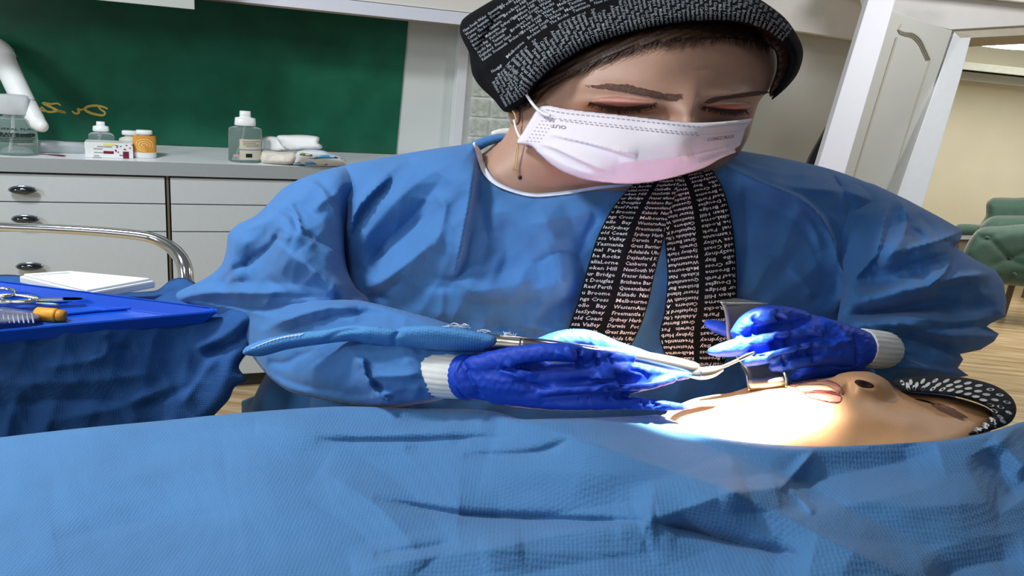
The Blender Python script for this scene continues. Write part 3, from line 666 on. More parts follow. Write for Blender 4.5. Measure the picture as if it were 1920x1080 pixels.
# blue tray with sloped rim
tr = thing('instrument_tray', 'blue plastic instrument tray on the cloth covered cart', 'tray', atz(150, 575, zc_t+.01))
zr = 0.9; cr_ = [atz(*p, zr) for p in ((-170, 505), (404, 577), (407, 583), (-170, 634))]
cen = sum(cr_)/4
def inset(P, k, z): return np.array([*(P[:2]*(1-k)+cen[:2]*k), z])
ringT = [np.array(p) for p in cr_]; ringI = [inset(p, 0.04, zr) for p in cr_]; ringB = [inset(p, 0.16, zc_t+0.006) for p in cr_]
ringO = [inset(p, -0.012, zr-0.002) for p in cr_]; ringU = [inset(p, 0.10, zc_t+0.001) for p in cr_]
V = ringO+ringT+ringI+ringB+ringU; fs = []
for a, b in ((0, 1), (1, 2), (2, 3), (0, 4)):
    for i in range(4): fs.append((a*4+i, a*4+(i+1) % 4, b*4+(i+1) % 4, b*4+i))
fs += [(12, 13, 14, 15), (16, 17, 18, 19)]
bm = bmesh.new(); vv = [bm.verts.new(tuple(p)) for p in V]
for f in fs: bm.faces.new([vv[i] for i in f])
bmesh.ops.recalc_face_normals(bm, faces=bm.faces); bmesh.ops.bevel(bm, geom=list(bm.edges), offset=0.0025, segments=2, affect='EDGES')
me = bpy.data.meshes.new('tray_body'); bm.to_mesh(me); bm.free(); link('tray_body', me, m_tray, tr, smooth=False)
for xa, ya, xb, yb in ((100, 566, 215, 560), (110, 590, 260, 575), (190, 582, 330, 572)):
    a = atz(xa, ya, zc_t+0.009); b = atz(xb, yb, zc_t+0.009); wtube('tray_rib', [a, b], 0.003, m_tray, tr, 8, 2)
# tools in the tray
zt_ = 0.888
def zp(x, y, z=zt_): return atz(x, y, z)
sci = thing('surgical_scissors', 'steel ring handled scissors lying in the blue tray', 'scissors', zp(20, 556))
def loop(cx, cy, rx, ry, z): return [zp(cx+rx*math.cos(a), cy+ry*math.sin(a), z) for a in np.linspace(0, 2*PI, 15)]
wtube('ring_handle', loop(4, 549, 25, 7.5, 0.897), 0.0035, m_chrome, sci, 8, 3, False)
wtube('ring_handle', loop(38, 561, 34, 6, 0.893), 0.0035, m_chrome, sci, 8, 3, False)
wtube('shank', [zp(-40, 556, .896), zp(20, 553, .896), zp(75, 561, .892)], 0.003, m_chrome, sci, 8, 4)
wtube('shank', [zp(-40, 566, .89), zp(40, 566, .89), zp(108, 571, .886)], 0.003, m_chrome, sci, 8, 4)
lathe('pivot', zp(58, 563, .892), (0, 0, 1), [(0.005, 0), (0.005, 0.003), (0.002, 0.004)], m_chrome, sci, 12)
sp = tag(puff('steel_spatula', [(-60, 567), (0, 564), (60, 560), (115, 557.5), (150, 558), (156, 560), (150, 562), (110, 563.5), (60, 565.5), (0, 570), (-60, 574)], lambda x, y: np.array([depth_of(zp(a, b, 0.893)) for a, b in zip(x, y)]), 0.003, 3, mat('satin_steel', '#8f8f82', 0.4, metal=0.5), None, step=3)[0], 'flat grey steel spatula blade resting across the tray', 'spatula')
vial = thing('plastic_ampoule_pack', 'clear ribbed plastic ampoule pack at the front of the tray', 'pack', zp(30, 595))
puff('pack_body', [(-60, 574), (0, 575), (40, 580), (72, 585), (76, 592), (74, 601), (50, 605), (0, 609), (-60, 612)], lambda x, y: np.array([depth_of(zp(a, b, 0.885)) for a, b in zip(x, y)]), 0.03, 12, mat('smoky_plastic', '#8f93a8', 0.15, trans=0.6, ior=1.25, noise=0.1), vial, step=3)
for i in range(12): wtube('rib', [zp(-40+i*9, 584+i*.3, .893), zp(-38+i*9, 596, .897), zp(-36+i*9, 605, .893)], 0.0015, mat('rib_plastic', '#b9bccb', 0.2, trans=0.4, ior=1.3), vial, 6, 3)
ck = thing('yellow_cap', 'mustard yellow rubber bottle stopper lying in the tray', 'stopper', zp(95, 590))
ax = zp(125, 592, .89)-zp(70, 588, .89)
lathe('stopper', zp(66, 588.5, .888), ax, [(0.009, 0), (0.0125, 0.004), (0.0125, 0.034), (0.0115, 0.037)], mat('yellow_rubber', '#dd9a22', 0.5, noise=0.06), ck, 24)
lathe('plug', zp(66, 588.5, .888)+ax/np.linalg.norm(ax)*0.037, ax, [(0.010, 0), (0.011, 0.003), (0.0095, 0.014), (0.004, 0.015)], mat('yellow_rubber_dark', '#c07f18', 0.5, noise=0.06), ck, 24)
# white plastic tray behind
wt = thing('white_tray', 'shallow white plastic tray behind the blue instrument tray', 'tray', atz(190, 535, .9))
q = [atz(*p, 0.886) for p in ((36, 517), (128, 511), (291, 526), (165, 549))]
prism('tray_body', q, (0, 0, -0.016), m_wp, wt, 0.003)
cq = sum(q)/4; prism('tray_floor', [p*0.82+cq*0.18+np.array([0, 0, 0.0012]) for p in q], (0, 0, -0.002), mat('tray_inner_white', '#f0efee', 0.5), wt)
for i in range(4):
    a, b = q[i]*.9+cq*.1, q[(i+1) % 4]*.9+cq*.1; wtube('rim', [a+np.array([0, 0, .002]), b+np.array([0, 0, .002])], 0.003, m_wp, wt, 8, 2)
# dental unit foot behind the cloth (blue grey panels at the floor)
fb = thing('foot_box', 'dark blue grey plastic foot cover on the floor beyond the cloth', 'box', atz(490, 765, 0.02))
prism('cover', [Cp(*p, 2.1) for p in ((452, 752), (492, 738), (520, 780), (520, 1250), (452, 1250))], tuple(0.12*FWD), mat('bluegrey_plastic', '#4a6274', 0.5), fb, 0.004)
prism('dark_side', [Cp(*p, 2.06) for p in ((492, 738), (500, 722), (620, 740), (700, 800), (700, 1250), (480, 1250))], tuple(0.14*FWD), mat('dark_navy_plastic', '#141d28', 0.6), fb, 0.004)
# ------------------------------------------------------------------ dentist
m_skin = mat('skin', '#ab8470', 0.5, noise=0.04, nscale=40, sss=0.12, bump=0.08, bscale=220)
m_hair = mat('brown_hair', '#3b261a', 0.55, noise=0.35, nscale=90)
m_brow = mat('eyebrow_hair', '#573b31', 0.8, noise=0.2, nscale=200)
m_lash = mat('eyelash', '#120b0a', 0.7)
m_lid = mat('eyelid_skin', '#b57a6b', 0.5, noise=0.05, nscale=60)
m_capf = mat('printed_black_cotton', '#0c0d10', 0.95, noise=0.2, nscale=60, weave=0.25, wscale=600, spec=0.15)
m_print = mat('white_print', '#8d9298', 0.9, noise=0.1)
m_print2 = mat('white_print_bright', '#bdbbbb', 0.9, noise=0.05)
m_mask = mat('mask_fabric', '#e0d7df', 0.85, noise=0.02, nscale=40, weave=0.08, wscale=700)
m_mink = mat('mask_grey_print', '#a5a3ad', 0.85)
m_knit = mat('white_knit', '#d9d9d4', 0.9, noise=0.04, nscale=80)
m_bind = mat('neck_binding', '#e8eaf0', 0.85, noise=0.05, nscale=60, weave=0.2, wscale=500)
den = thing('person', 'seated dentist in a blue surgical gown, face mask and printed black cap', 'person', Cp(1100, 900, 1.5))

# body: bust with the head bent down and turned to the right, one continuous skin
body_out = [(640, 420), (700, 350), (800, 318), (880, 302), (908, 285), (935, 262), (955, 240), (957, 215), (952, 160), (970, 100), (1020, 50), (1100, 12), (1200, -8), (1320, -4), (1400, 25), (1446, 75), (1458, 120), (1444, 165), (1424, 190), (1413, 222), (1404, 255), (1388, 285), (1378, 306), (1450, 335), (1580, 380), (1660, 450), (1660, 700), (640, 700)]
body_base = [(640, 430, 1.52), (800, 330, 1.50), (905, 300, 1.45), (930, 320, 1.43), (1000, 340, 1.41), (960, 220, 1.44), (955, 150, 1.46), (1000, 60, 1.46), (1200, -10, 1.42), (1400, 30, 1.43), (1455, 120, 1.42), (1415, 220, 1.38), (1380, 300, 1.42),
             (1250, 80, 1.32), (1280, 170, 1.295), (1290, 235, 1.285), (1100, 100, 1.37), (1080, 180, 1.36), (1030, 200, 1.385), (1200, 320, 1.36), (1100, 300, 1.39), (1400, 110, 1.37), (1650, 450, 1.52), (1200, 500, 1.48), (1200, 690, 1.5), (660, 690, 1.52), (1640, 690, 1.52)]
def G(x, y, cx, cy, sx, sy, a=0.0):
    dx = (x-cx)*math.cos(a)+(y-cy)*math.sin(a); dy = -(x-cx)*math.sin(a)+(y-cy)*math.cos(a)
    return np.exp(-(dx/sx)**2-(dy/sy)**2)
def face_relief(x, y):
    h = 0.012*G(x, y, 1190, 172, 80, 13, 0.12)+0.012*G(x, y, 1385, 177, 62, 11, -0.10)     # brow ridges
    h += 0.034*np.exp(-((y-232)/38)**2)*np.where(x < 1302, np.exp(-((x-1302)/32)**2), np.exp(-((x-1302)/7)**2))+0.008*G(x, y, 1292, 185, 30, 30)            # nose bridge
    h -= 0.036*G(x, y, 1175, 216, 75, 14, 0.06)+0.042*G(x, y, 1362, 219, 48, 13, -0.02)     # sockets under the lids
    h += 0.012*G(x, y, 1172, 192, 56, 9, 0.05)+0.010*G(x, y, 1366, 197, 42, 7, 0.02)       # closed lids
    h += 0.006*G(x, y, 1290, 95, 120, 45)                                                  # forehead
    h -= 0.0012*G(x, y, 1318, 132, 16, 2.5)                                                # small forehead line
    h -= 0.010*G(x, y, 1060, 185, 34, 60)                                                  # temple
    h += 0.010*G(x, y, 1050, 250, 40, 40)                                                  # cheek
    return h
v, f = puff_data(body_out, body_base, 0.06, 62, step=4.5, relief=face_relief, Tb=0.12)
body = mk('body', v, f, m_skin, den); sb = Surf(v, f)
# neck tendon shading is geometry; mole and eyebrows are colour of their own
lathe('mole', Cp(975, 333, sb.depth(975, 333, 1.4)), -FWD, [(0.0038, -0.001), (0.0034, 0.001), (0.0015, 0.002)], mat('mole_brown', '#3a1d18', 0.5), body, 10)
def in_poly_pts(poly, n, r):
    P = np.array(poly); out = []
    while len(out) < n:
        q = np.array([r.uniform(P[:, 0].min(), P[:, 0].max()), r.uniform(P[:, 1].min(), P[:, 1].max())])
        if inpoly(q[:1], q[1:], P)[0]: out.append(q)
    return out
_r = np.random.default_rng(9)
bl = [(1100, 163), (1125, 161), (1152, 158.5), (1190, 161.5), (1217, 169), (1250, 177), (1281, 178), (1280, 184), (1273, 190), (1256, 189), (1233, 185), (1183, 175), (1131, 167)]
br = [(1319, 193), (1326, 187), (1337, 183), (1360, 180), (1396, 174.5), (1422, 171.5), (1440, 173), (1421, 179), (1387, 183), (1350, 187), (1327, 194)]
for poly, sg_ in ((bl, -1), (br, 1)):
    ls = []
    for q in in_poly_pts(poly, 620, _r):
        a_ = _r.uniform(0.05, 0.32)+(0.25 if sg_ < 0 else 0.0); L_ = _r.uniform(6, 12)
        ls.append([q, q+np.array([sg_*L_*.5*math.cos(a_), -L_*.5*math.sin(a_)]), q+np.array([sg_*L_*math.cos(a_*.7), -L_*math.sin(a_*.6)])])
    strands('eyebrow', sb.fn(0.0006), ls, 0.62, m_brow, body, 0.0012)
# eyelids, faintly reddish, and lashes, lengthened to stand in for the shadow below
lid_l, sl = puff('eyelid', [(1108, 190), (1125, 183), (1160, 181), (1200, 186), (1232, 192), (1226, 197), (1200, 202), (1171, 205), (1142, 202), (1118, 196)], sb.fn(0.0), 0.006, 14, m_lid, body, step=3)
lid_r, sr = puff('eyelid', [(1322, 198), (1340, 193), (1372, 190), (1400, 192), (1410, 197), (1402, 206), (1377, 209), (1350, 207), (1330, 203)], sb.fn(0.0), 0.005, 12, m_lid, body, step=3)
strip('eyelash', sb.fn(0.012), [(1106, 192, .6), (1118, 196.5, 1.6), (1142, 202.5, 2.6), (1171, 205.5, 3.0), (1200, 203, 2.6), (1226, 197, 1.2)], 2, m_lash, body, T=0.002)
strip('eyelash', sb.fn(0.011), [(1322, 200, .8), (1335, 204.5, 2.2), (1352, 208, 2.8), (1377, 210, 3.0), (1399, 208, 1.6)], 2, m_lash, body, T=0.002)
for arc, n_, ln_ in (([(1106, 191), (1118, 196), (1142, 202), (1171, 205), (1200, 202.5), (1228, 196)], 150, 9), ([(1320, 199), (1335, 204), (1352, 207.5), (1377, 209.5), (1400, 207)], 120, 8)):
    Q = crom(arc, 1.0); ls = []
    for k_ in range(n_):
        p = Q[int(_r.uniform(0, len(Q)-1))]; u_ = (p[0]-arc[0][0])/(arc[-1][0]-arc[0][0])-0.5
        ls.append([p, p+np.array([u_*5, ln_*.55]), p+np.array([u_*12+_r.uniform(-1.5, 1.5), ln_*_r.uniform(.7, 1.2)])])
    strands('eyelash', sb.fn(0.010), ls, 0.7, m_lash, body, 0.004)
# ear lobe peeping under the cap
puff('ear', [(952, 202), (962, 198), (974, 206), (974, 226), (966, 236), (956, 226)], sb.fn(0.002), 0.010, 9, m_skin, body, step=3)

# hair below the brim
hair_out = [(982, 180), (1020, 140), (1070, 105), (1130, 78), (1200, 55), (1290, 38), (1400, 36), (1462, 64), (1486, 108), (1474, 150), (1446, 182), (1442, 172), (1456, 130), (1449, 92), (1404, 76), (1330, 72), (1225, 84), (1150, 106), (1085, 136), (1030, 166), (1002, 196), (985, 200)]
def hair_base(x, y): return np.minimum(sb.fn(0.002)(x, y), 1.385)
hair, _ = puff('hair', hair_out, hair_base, 0.012, 10, m_hair, den, step=4, relief=lambda x, y: 0.0025*np.sin((x*0.45+y*0.9)*0.55)+0.001*np.sin((x*0.5+y)*1.3))

_hl = crom([(1000, 192), (1030, 163), (1085, 133), (1150, 103), (1225, 81), (1330, 69), (1404, 73), (1446, 90)], 1.5); ls = []
for k_ in range(520):
    q = _hl[int(_r.uniform(0, len(_hl)-1))]; u_ = (q[0]-1000)/446; p = q+np.array([_r.uniform(-6, 6), -_r.uniform(2, 14)])
    dx, dy = (_r.uniform(-16, -4), _r.uniform(12, 24)) if u_ < 0.8 else (_r.uniform(0, 6), _r.uniform(10, 26))
    if u_ < 0.45: dx -= 14
    ls.append([p, p+np.array([dx*.35, dy*.45]), p+np.array([dx*.8, dy*.85]), p+np.array([dx*1.2, dy*1.05])])
strands('hair_strand', lambda x, y: hair_base(x, y)-0.006, ls, 0.7, m_hair, hair, 0.004)
# cap
cap_out = [(862, 56), (868, 36), (900, 14), (940, -8), (1000, -30), (1150, -46), (1300, -42), (1400, -14), (1468, 30), (1498, 72), (1506, 100), (1497, 135), (1476, 163), (1447, 187), (1456, 168), (1476, 130), (1481, 108), (1466, 82), (1432, 58), (1380, 43), (1300, 43), (1232, 52), (1160, 70), (1100, 92), (1042, 126), (1006, 157), (986, 182), (962, 207), (945, 209), (925, 186), (900, 162), (886, 140), (882, 118), (879, 98), (868, 76)]
cap_base = [(862, 60, 1.50), (900, 150, 1.46), (945, 205, 1.41), (985, 180, 1.335), (1040, 125, 1.315), (1100, 92, 1.30), (1232, 52, 1.27), (1380, 43, 1.28), (1466, 82, 1.32), (1505, 100, 1.38), (1450, 180, 1.37), (1200, -45, 1.40), (1000, -30, 1.45), (940, 60, 1.42), (1100, 20, 1.34), (1300, -10, 1.33)]
cap, scap = puff('cap', cap_out, cap_base, 0.045, 34, m_capf, den, step=4, Tb=0.10, creases=[('v', 26, 11, [(950, 8), (925, 45), (905, 80), (893, 120)]), ('r', 8, 14, [(975, 10), (945, 60), (915, 125)]), ('v', 8, 7, [(900, 135), (915, 170), (940, 200)]), ('v', 3, 5, [(1085, 30), (1180, -10), (1300, -30)])])
brim = crom([(945, 207), (986, 182), (1006, 157), (1042, 126), (1100, 92), (1160, 70), (1232, 52), (1300, 43), (1380, 43), (1432, 58), (1466, 82)], 2.0)
bt = np.gradient(brim, axis=0); bt /= np.linalg.norm(bt, axis=1)[:, None]; bn = np.column_stack([bt[:, 1], -bt[:, 0]])
bs = np.concatenate([[0], np.cumsum(np.linalg.norm(np.diff(brim, axis=0), axis=1))])
def brim_map(s, t):
    s = np.asarray(s); out = []
    p = np.column_stack([np.interp(s, bs, brim[:, 0]), np.interp(s, bs, brim[:, 1])]); n = np.column_stack([np.interp(s, bs, bn[:, 0]), np.interp(s, bs, bn[:, 1])])
    return p+n*np.asarray(t)[:, None]
WORDS = ['Tasmania', 'Great Barrier', 'Adelaide', 'Daylesford', 'Canberra', 'New South Wales', 'Fraser Island', 'Brisbane', 'Queensland', 'Kakadu', 'Melbourne', 'Western Australia', 'Freemantle', 'Sydney Harbour', 'Darwin', 'Broken Hill', 'Byron Bay', 'Cairns', 'Gold Coast', 'Port Douglas', 'The Rocks', 'Kings Cross', 'Apollo Bay', 'Broome', 'Perth']
_tc = {}
def tm(wd):
    if wd not in _tc:
        V, Fc = text_mesh(wd, 1.0, res=1, bold=0.012); _tc[wd] = (V, Fc, V[:, 0].max())
    return _tc[wd]
def cap_text():
    PX = []; FS = []; k = 0; S = bs[-1]
    def add(V2, Fc):
        nonlocal k
        PX.append(V2); FS.extend(tuple(i+k for i in f_) for f_ in Fc); k += len(V2)
    s = 6.0; i = 0
    while s < S-4:                               # band beside the brim: words run across it
        t = 4.0
        while t < 60:
            V, Fc, w_ = tm(WORDS[(i*7) % len(WORDS)]); sc_ = 9.5; L = w_*sc_*0.72
            if t+L > 66: sc_ = sc_*(66-t)/L if (66-t) > 18 else 0
            if sc_ == 0: break
            add(brim_map(s+V[:, 1]*9.0, t+(w_-V[:, 0])*sc_*0.72), Fc); t += w_*sc_*0.72+4; i += 1
        s += 8.2
    t = 72.0; org = np.array([868.0, 62.0]); dv = np.array([0.8, -0.55]); nv = np.array([0.55, 0.84])
    for kk in range(9):                          # gathered back of the cap
        a_ = 2.0
        while a_ < 70:
            V, Fc, w_ = tm(WORDS[(i*3) % len(WORDS)]); i += 1
            add(org+nv*(kk*8.0-V[:, 1:2]*7.5)+dv*(a_+V[:, :1]*7.2), Fc); a_ += w_*7.2+5
    while t < 150:                               # crown: words run along
        s = 2.0+random.random()*20
        while s < S*0.93:
            V, Fc, w_ = tm(WORDS[(i*5) % len(WORDS)]); L = w_*9.5*0.8
            if s+L < S and (s > 105 or t < 74): add(brim_map(s+V[:, 0]*9.5*0.8, t+V[:, 1]*8), Fc)
            s += L+7; i += 1
        t += 7.6
    P2 = np.vstack(PX); dp = np.array([scap.depth(a, b, np.nan) for a, b in P2]); ok = inpoly(P2[:, 0], P2[:, 1], crom(cap_out, 6, True)) & ~np.isnan(dp)
    W = Cv(P2[:, 0], P2[:, 1], np.nan_to_num(dp, nan=1.4)-0.0009); FS = [f_ for f_ in FS if all(ok[i] for i in f_)]
    use = sorted({i for f_ in FS for i in f_}); re = {o: n for n, o in enumerate(use)}
    return W[use], [tuple(re[i] for i in f_) for f_ in FS]
v, f = cap_text(); tag(mk('cap_print', v, f, m_print, cap, smooth=False), kind='stuff')

# mask
mask_out = [(1015, 197), (1060, 203), (1100, 208), (1200, 219), (1260, 226), (1310, 230), (1370, 227), (1411, 222), (1409, 228), (1399, 240), (1395, 252), (1388, 272), (1378, 280), (1381, 285), (1368, 290), (1350, 298), (1320, 315), (1280, 328), (1230, 340), (1180, 345), (1140, 343), (1090, 335), (1045, 317), (1012, 291), (994, 274), (969, 269), (980, 248), (996, 222)]
mask_base = [(1015, 197, 1.325), (969, 268, 1.345), (1000, 230, 1.335), (1100, 208, 1.275), (1200, 219, 1.222), (1290, 230, 1.195), (1370, 227, 1.235), (1411, 222, 1.30), (1395, 255, 1.28), (1381, 284, 1.27), (1280, 280, 1.185), (1180, 300, 1.20), (1180, 345, 1.235), (1280, 328, 1.225), (1045, 317, 1.285), (1060, 250, 1.275), (1120, 270, 1.225)]
mask, sm = puff('face_mask', mask_out, mask_base, 0.010, 9, m_mask, den, step=2.6, Tb=0.0, rim=0.3, creases=[
    ('s', 11, 9, [(1195, 292), (1150, 281), (1100, 268), (1060, 259), (1030, 252)]), ('v', 5, 5, [(1036, 254), (1075, 262), (1130, 276), (1175, 285)]),
    ('s', 9, 9, [(1150, 326), (1105, 308), (1070, 292), (1035, 276), (1012, 270)]), ('r', 6, 8, [(1160, 305), (1230, 300), (1300, 290)]),
    ('s', 8, 7, [(1368, 276), (1330, 284), (1300, 292), (1283, 300)]), ('v', 6, 6, [(1290, 295), (1320, 285), (1360, 277)]), ('s', 5, 5, [(1375, 283), (1330, 300), (1270, 318)]), ('v', 4, 5, [(1250, 332), (1280, 318), (1310, 306)]),
    ('r', 4, 5, [(1015, 283), (1060, 310), (1120, 330)])])
strap = tube('ear_loop', [(984, 172, 1.318, 2.6), (990, 182, 1.318, 2.8), (1003, 200, 1.312, 3.0), (1018, 213, 1.298, 3.0), (1030, 217, 1.29, 3.4)], m_wp, mask, 4, 10)
tube('ear_loop', [(964, 226, 1.372, 2.2), (968, 242, 1.366, 2.4), (974, 256, 1.352, 2.6), (978, 262, 1.34, 2.6)], m_wp, mask, 4, 10)
def dashes(name, lines, ink, parent, surf, hw=4.0, hh=0.9, gap=9.5):
    V2 = []; Fc = []
    for (pts, g, w2, h2) in lines:
        Q = crom(pts, 1.0); s = np.concatenate([[0], np.cumsum(np.linalg.norm(np.diff(Q, axis=0), axis=1))])
        for c in np.arange(g/2, s[-1], g):
            x = np.interp(c, s, Q[:, 0]); y = np.interp(c, s, Q[:, 1]); x2 = np.interp(c+1, s, Q[:, 0]); y2 = np.interp(c+1, s, Q[:, 1]); a = math.atan2(y2-y, x2-x)
            k = len(V2)
            for i, j in ((-1, -1), (1, -1), (1, 1), (-1, 1)): V2.append((x+i*w2*math.cos(a)-j*h2*math.sin(a), y+i*w2*math.sin(a)+j*h2*math.cos(a)))
            Fc.append((k, k+1, k+2, k+3))
    V2 = np.array(V2); d = surf.fn(0.0012)(V2[:, 0], V2[:, 1])
    return mk(name, Cv(V2[:, 0], V2[:, 1], d), Fc, ink, parent, smooth=False)
ln = [([(1022, 205), (1060, 212), (1150, 221), (1250, 232), (1315, 238)], 9.5, 3.0, 0.9), ([(1318, 238), (1360, 235), (1402, 231)], 5, 1.4, 0.5),
      ([(1045, 222), (1100, 228), (1200, 239), (1310, 250)], 9.5, 2.6, 0.7), ([(1048, 225), (1100, 232), (1200, 243), (1312, 254)], 9.5, 3.0, 0.9), ([(1312, 252), (1360, 249), (1398, 243)], 5, 1.2, 0.5)]
for i in range(8):
    y = 220+i*6.2; x0 = 1017-i*4.6
    ln.append(([(x0, y), (x0+14, y+1), (x0+26, y+2.5)], 7.2, 1.4, 0.7))
dashes('weld_print', ln, m_mink, mask, sm)
def text_px(name, body_, org, ex, ey, surf, ink, parent, off=0.0012, bold=0.02, res=2):
    "lettering on a surface: org px, ex/ey px vectors of one text width / cap height"
    V, Fc = text_mesh(body_, 1.0, res=res, bold=bold); V = V.copy(); V[:, 0] = (V[:, 0]-V[:, 0].min())/(V[:, 0].max()-V[:, 0].min()); V[:, 1] /= 0.72
    P2 = np.array(org)+V[:, :1]*np.array(ex)+V[:, 1:2]*np.array(ey); d = surf.fn(off)(P2[:, 0], P2[:, 1])
    return mk(name, Cv(P2[:, 0], P2[:, 1], d), Fc, ink, parent, smooth=False)
m_mink2 = mat('mask_dark_print', '#8b8a96', 0.85)
text_px('mask_lettering', 'OUT', (1062, 236), (-28, -3.5), (-1.5, 6.5), sm, m_mink2, mask)
text_px('mask_lettering', 'COMEZ MASK', (1326, 265), (52, -7), (1, -6.2), sm, m_mink2, mask)

# earring on chains
er = thing('earring', 'thin gold chain earring with a small star under the cap', 'earring', Cp(965, 316, 1.37))
m_au = mat('gold', '#d8b878', 0.3, metal=0.5)
wtube('chain', [Cp(971, 262, 1.352), Cp(967, 290, 1.35), Cp(964, 312, 1.35)], 0.0009, m_au, er, 6, 4)
wtube('chain', [Cp(973, 262, 1.353), Cp(971, 290, 1.351), Cp(967, 312, 1.35)], 0.0009, m_au, er, 6, 4)
sv = [Cp(965+(6 if i % 2 == 0 else 2.6)*math.cos(i*PI/5), 317+(4.6 if i % 2 == 0 else 2)*math.sin(i*PI/5), 1.348) for i in range(10)]
prism('star', sv, tuple(0.003*FWD), m_au, er)
wtube('stud', [Cp(962, 208, 1.372), Cp(966, 215, 1.37), Cp(968, 226, 1.37)], 0.0018, m_au, er, 6, 4)

# gown front
gown_out = [(893, 268), (898, 292), (906, 316), (922, 338), (955, 354), (1000, 364), (1060, 360), (1130, 350), (1200, 346), (1290, 332), (1345, 306), (1376, 284), (1420, 288), (1480, 299), (1560, 318), (1630, 344), (1690, 372), (1735, 420), (1740, 520), (1700, 620), (1650, 720), (1640, 900), (560, 900), (580, 760), (600, 640), (610, 520), (606, 430), (600, 360), (640, 314), (700, 299), (800, 281), (870, 271)]
gown_base = [(893, 268, 1.425), (906, 316, 1.40), (1000, 364, 1.375), (1130, 350, 1.37), (1345, 306, 1.39), (1376, 284, 1.44), (1480, 299, 1.47), (1690, 372, 1.52), (1735, 480, 1.52), (640, 314, 1.50), (750, 290, 1.47), (604, 430, 1.50), (620, 640, 1.50), (1100, 480, 1.37), (850, 450, 1.385), (1150, 600, 1.385), (1000, 720, 1.40), (1450, 450, 1.39), (1550, 560, 1.43), (1640, 900, 1.50), (1100, 900, 1.48), (570, 900, 1.53)]
gown_cr = [('t', 14, (50, 70), [(880, 290), (800, 330), (740, 380), (690, 440), (668, 500)]), ('t', -13, (50, 40), [(830, 330), (780, 400), (720, 460), (690, 520)]), ('t', 12, (40, 60), [(846, 420), (790, 470), (730, 520), (690, 545)]), ('t', 10, (60, 40), [(1010, 380), (1040, 450), (1060, 540), (1070, 600)]), ('t', -8, (40, 40), [(940, 400), (950, 470), (930, 540)]), ('t', 9, (50, 50), [(860, 545), (940, 560), (1040, 530), (1090, 500)]),
           ('t', 16, (40, 70), [(1345, 300), (1430, 342), (1500, 372), (1545, 412), (1570, 470), (1588, 530), (1575, 570)]), ('t', -14, (40, 30), [(1500, 400), (1550, 440), (1572, 500), (1565, 560)]), ('t', 12, (40, 40), [(1400, 320), (1480, 350), (1580, 360), (1665, 385)]), ('t', 11, (30, 50), [(1590, 350), (1605, 420), (1625, 470), (1600, 540)]),
           ('s', 22, 34, [(893, 290), (886, 340), (880, 380), (866, 454), (852, 525)]), ('v', 10, 20, [(900, 330), (905, 400), (912, 450), (905, 500)]),
           ('r', 14, 16, [(764, 297), (709, 339), (672, 380), (653, 436)]), ('v', 22, 14, [(650, 376), (641, 445), (645, 482), (641, 520), (646, 560)]), ('s', 14, 20, [(735, 330), (700, 360), (668, 400), (655, 450)]),
           ('r', 12, 15, [(811, 362), (834, 385), (826, 430), (815, 470)]), ('v', 12, 18, [(800, 375), (790, 410), (730, 460), (690, 500)]), ('r', 12, 24, [(818, 452), (770, 488), (713, 528), (668, 542)]),
           ('v', 9, 18, [(760, 520), (720, 550), (680, 560)]), ('r', 9, 22, [(852, 525), (890, 545), (960, 535), (1010, 520)]), ('v', 8, 20, [(860, 560), (930, 575), (1020, 560)]), ('r', 8, 14, [(830, 540), (828, 580), (824, 600)]),
           ('r', 5, 10, [(990, 420), (1060, 410), (1110, 400)]), ('r', 5, 12, [(1020, 440), (1040, 500), (1060, 560)]), ('v', 4, 8, [(1000, 500), (1050, 470), (1090, 480)]), ('r', 7, 14, [(940, 620), (980, 612), (1050, 625)]), ('v', 9, 12, [(915, 606), (960, 618), (1030, 636)]),
           ('s', 18, 26, [(1345, 300), (1425, 341), (1498, 371), (1540, 409), (1566, 460), (1572, 490), (1587, 524), (1583, 556), (1561, 590)]), ('r', 9, 14, [(1408, 324), (1480, 349), (1578, 358), (1664, 383)]), ('s', 12, 14, [(1664, 383), (1655, 440), (1640, 480), (1600, 520)]),
           ('r', 7, 14, [(1476, 502), (1500, 520), (1530, 560)]), ('v', 12, 12, [(1560, 330), (1590, 375), (1600, 420), (1580, 460)]), ('r', 8, 10, [(1480, 380), (1520, 420), (1540, 470)]), ('s', 6, 9, [(1365, 295), (1430, 318), (1480, 326), (1540, 330)]),
           ('v', 10, 16, [(1395, 350), (1400, 430), (1398, 520)]), ('r', 6, 18, [(1450, 480), (1420, 530), (1400, 570)]), ('v', 5, 12, [(1120, 400), (1100, 440), (1080, 500)])]
gown, sg = puff('gown', gown_out, gown_base, 0.05, 46, m_gown, den, step=4, creases=[(c[0], c[1]*1.5)+tuple(c[2:]) for c in gown_cr], Tb=0.10, relief=lambda x, y: crumple(x, y, 11, 130, 0.0035)+wob(x, y, 12, 170, 0.003))
# neckline binding
strip('neck_binding', lambda x, y: np.minimum(sb.fn(0.006)(x, y), sg.fn(0.010)(x, y)), [(890, 266, 5), (900, 280, 9), (907, 300, 10.5), (915, 320, 10.5), (931, 338, 9), (958, 352, 7), (1000, 362, 6.5), (1060, 358, 6), (1130, 348, 5.5), (1200, 344, 5)], 6, m_bind, gown, T=0.004)
puff('inner_collar', [(921, 248), (935, 242), (955, 240), (970, 246), (966, 254), (945, 255), (925, 256)], [(940, 248, 1.44)], 0.008, 6, m_knit, gown, step=3)
puff('collar_flap', [(885, 268), (905, 258), (935, 252), (962, 254), (966, 262), (940, 266), (915, 274), (897, 282)], [(885, 268, 1.43), (960, 256, 1.425)], 0.010, 8, m_gown, gown, step=4)

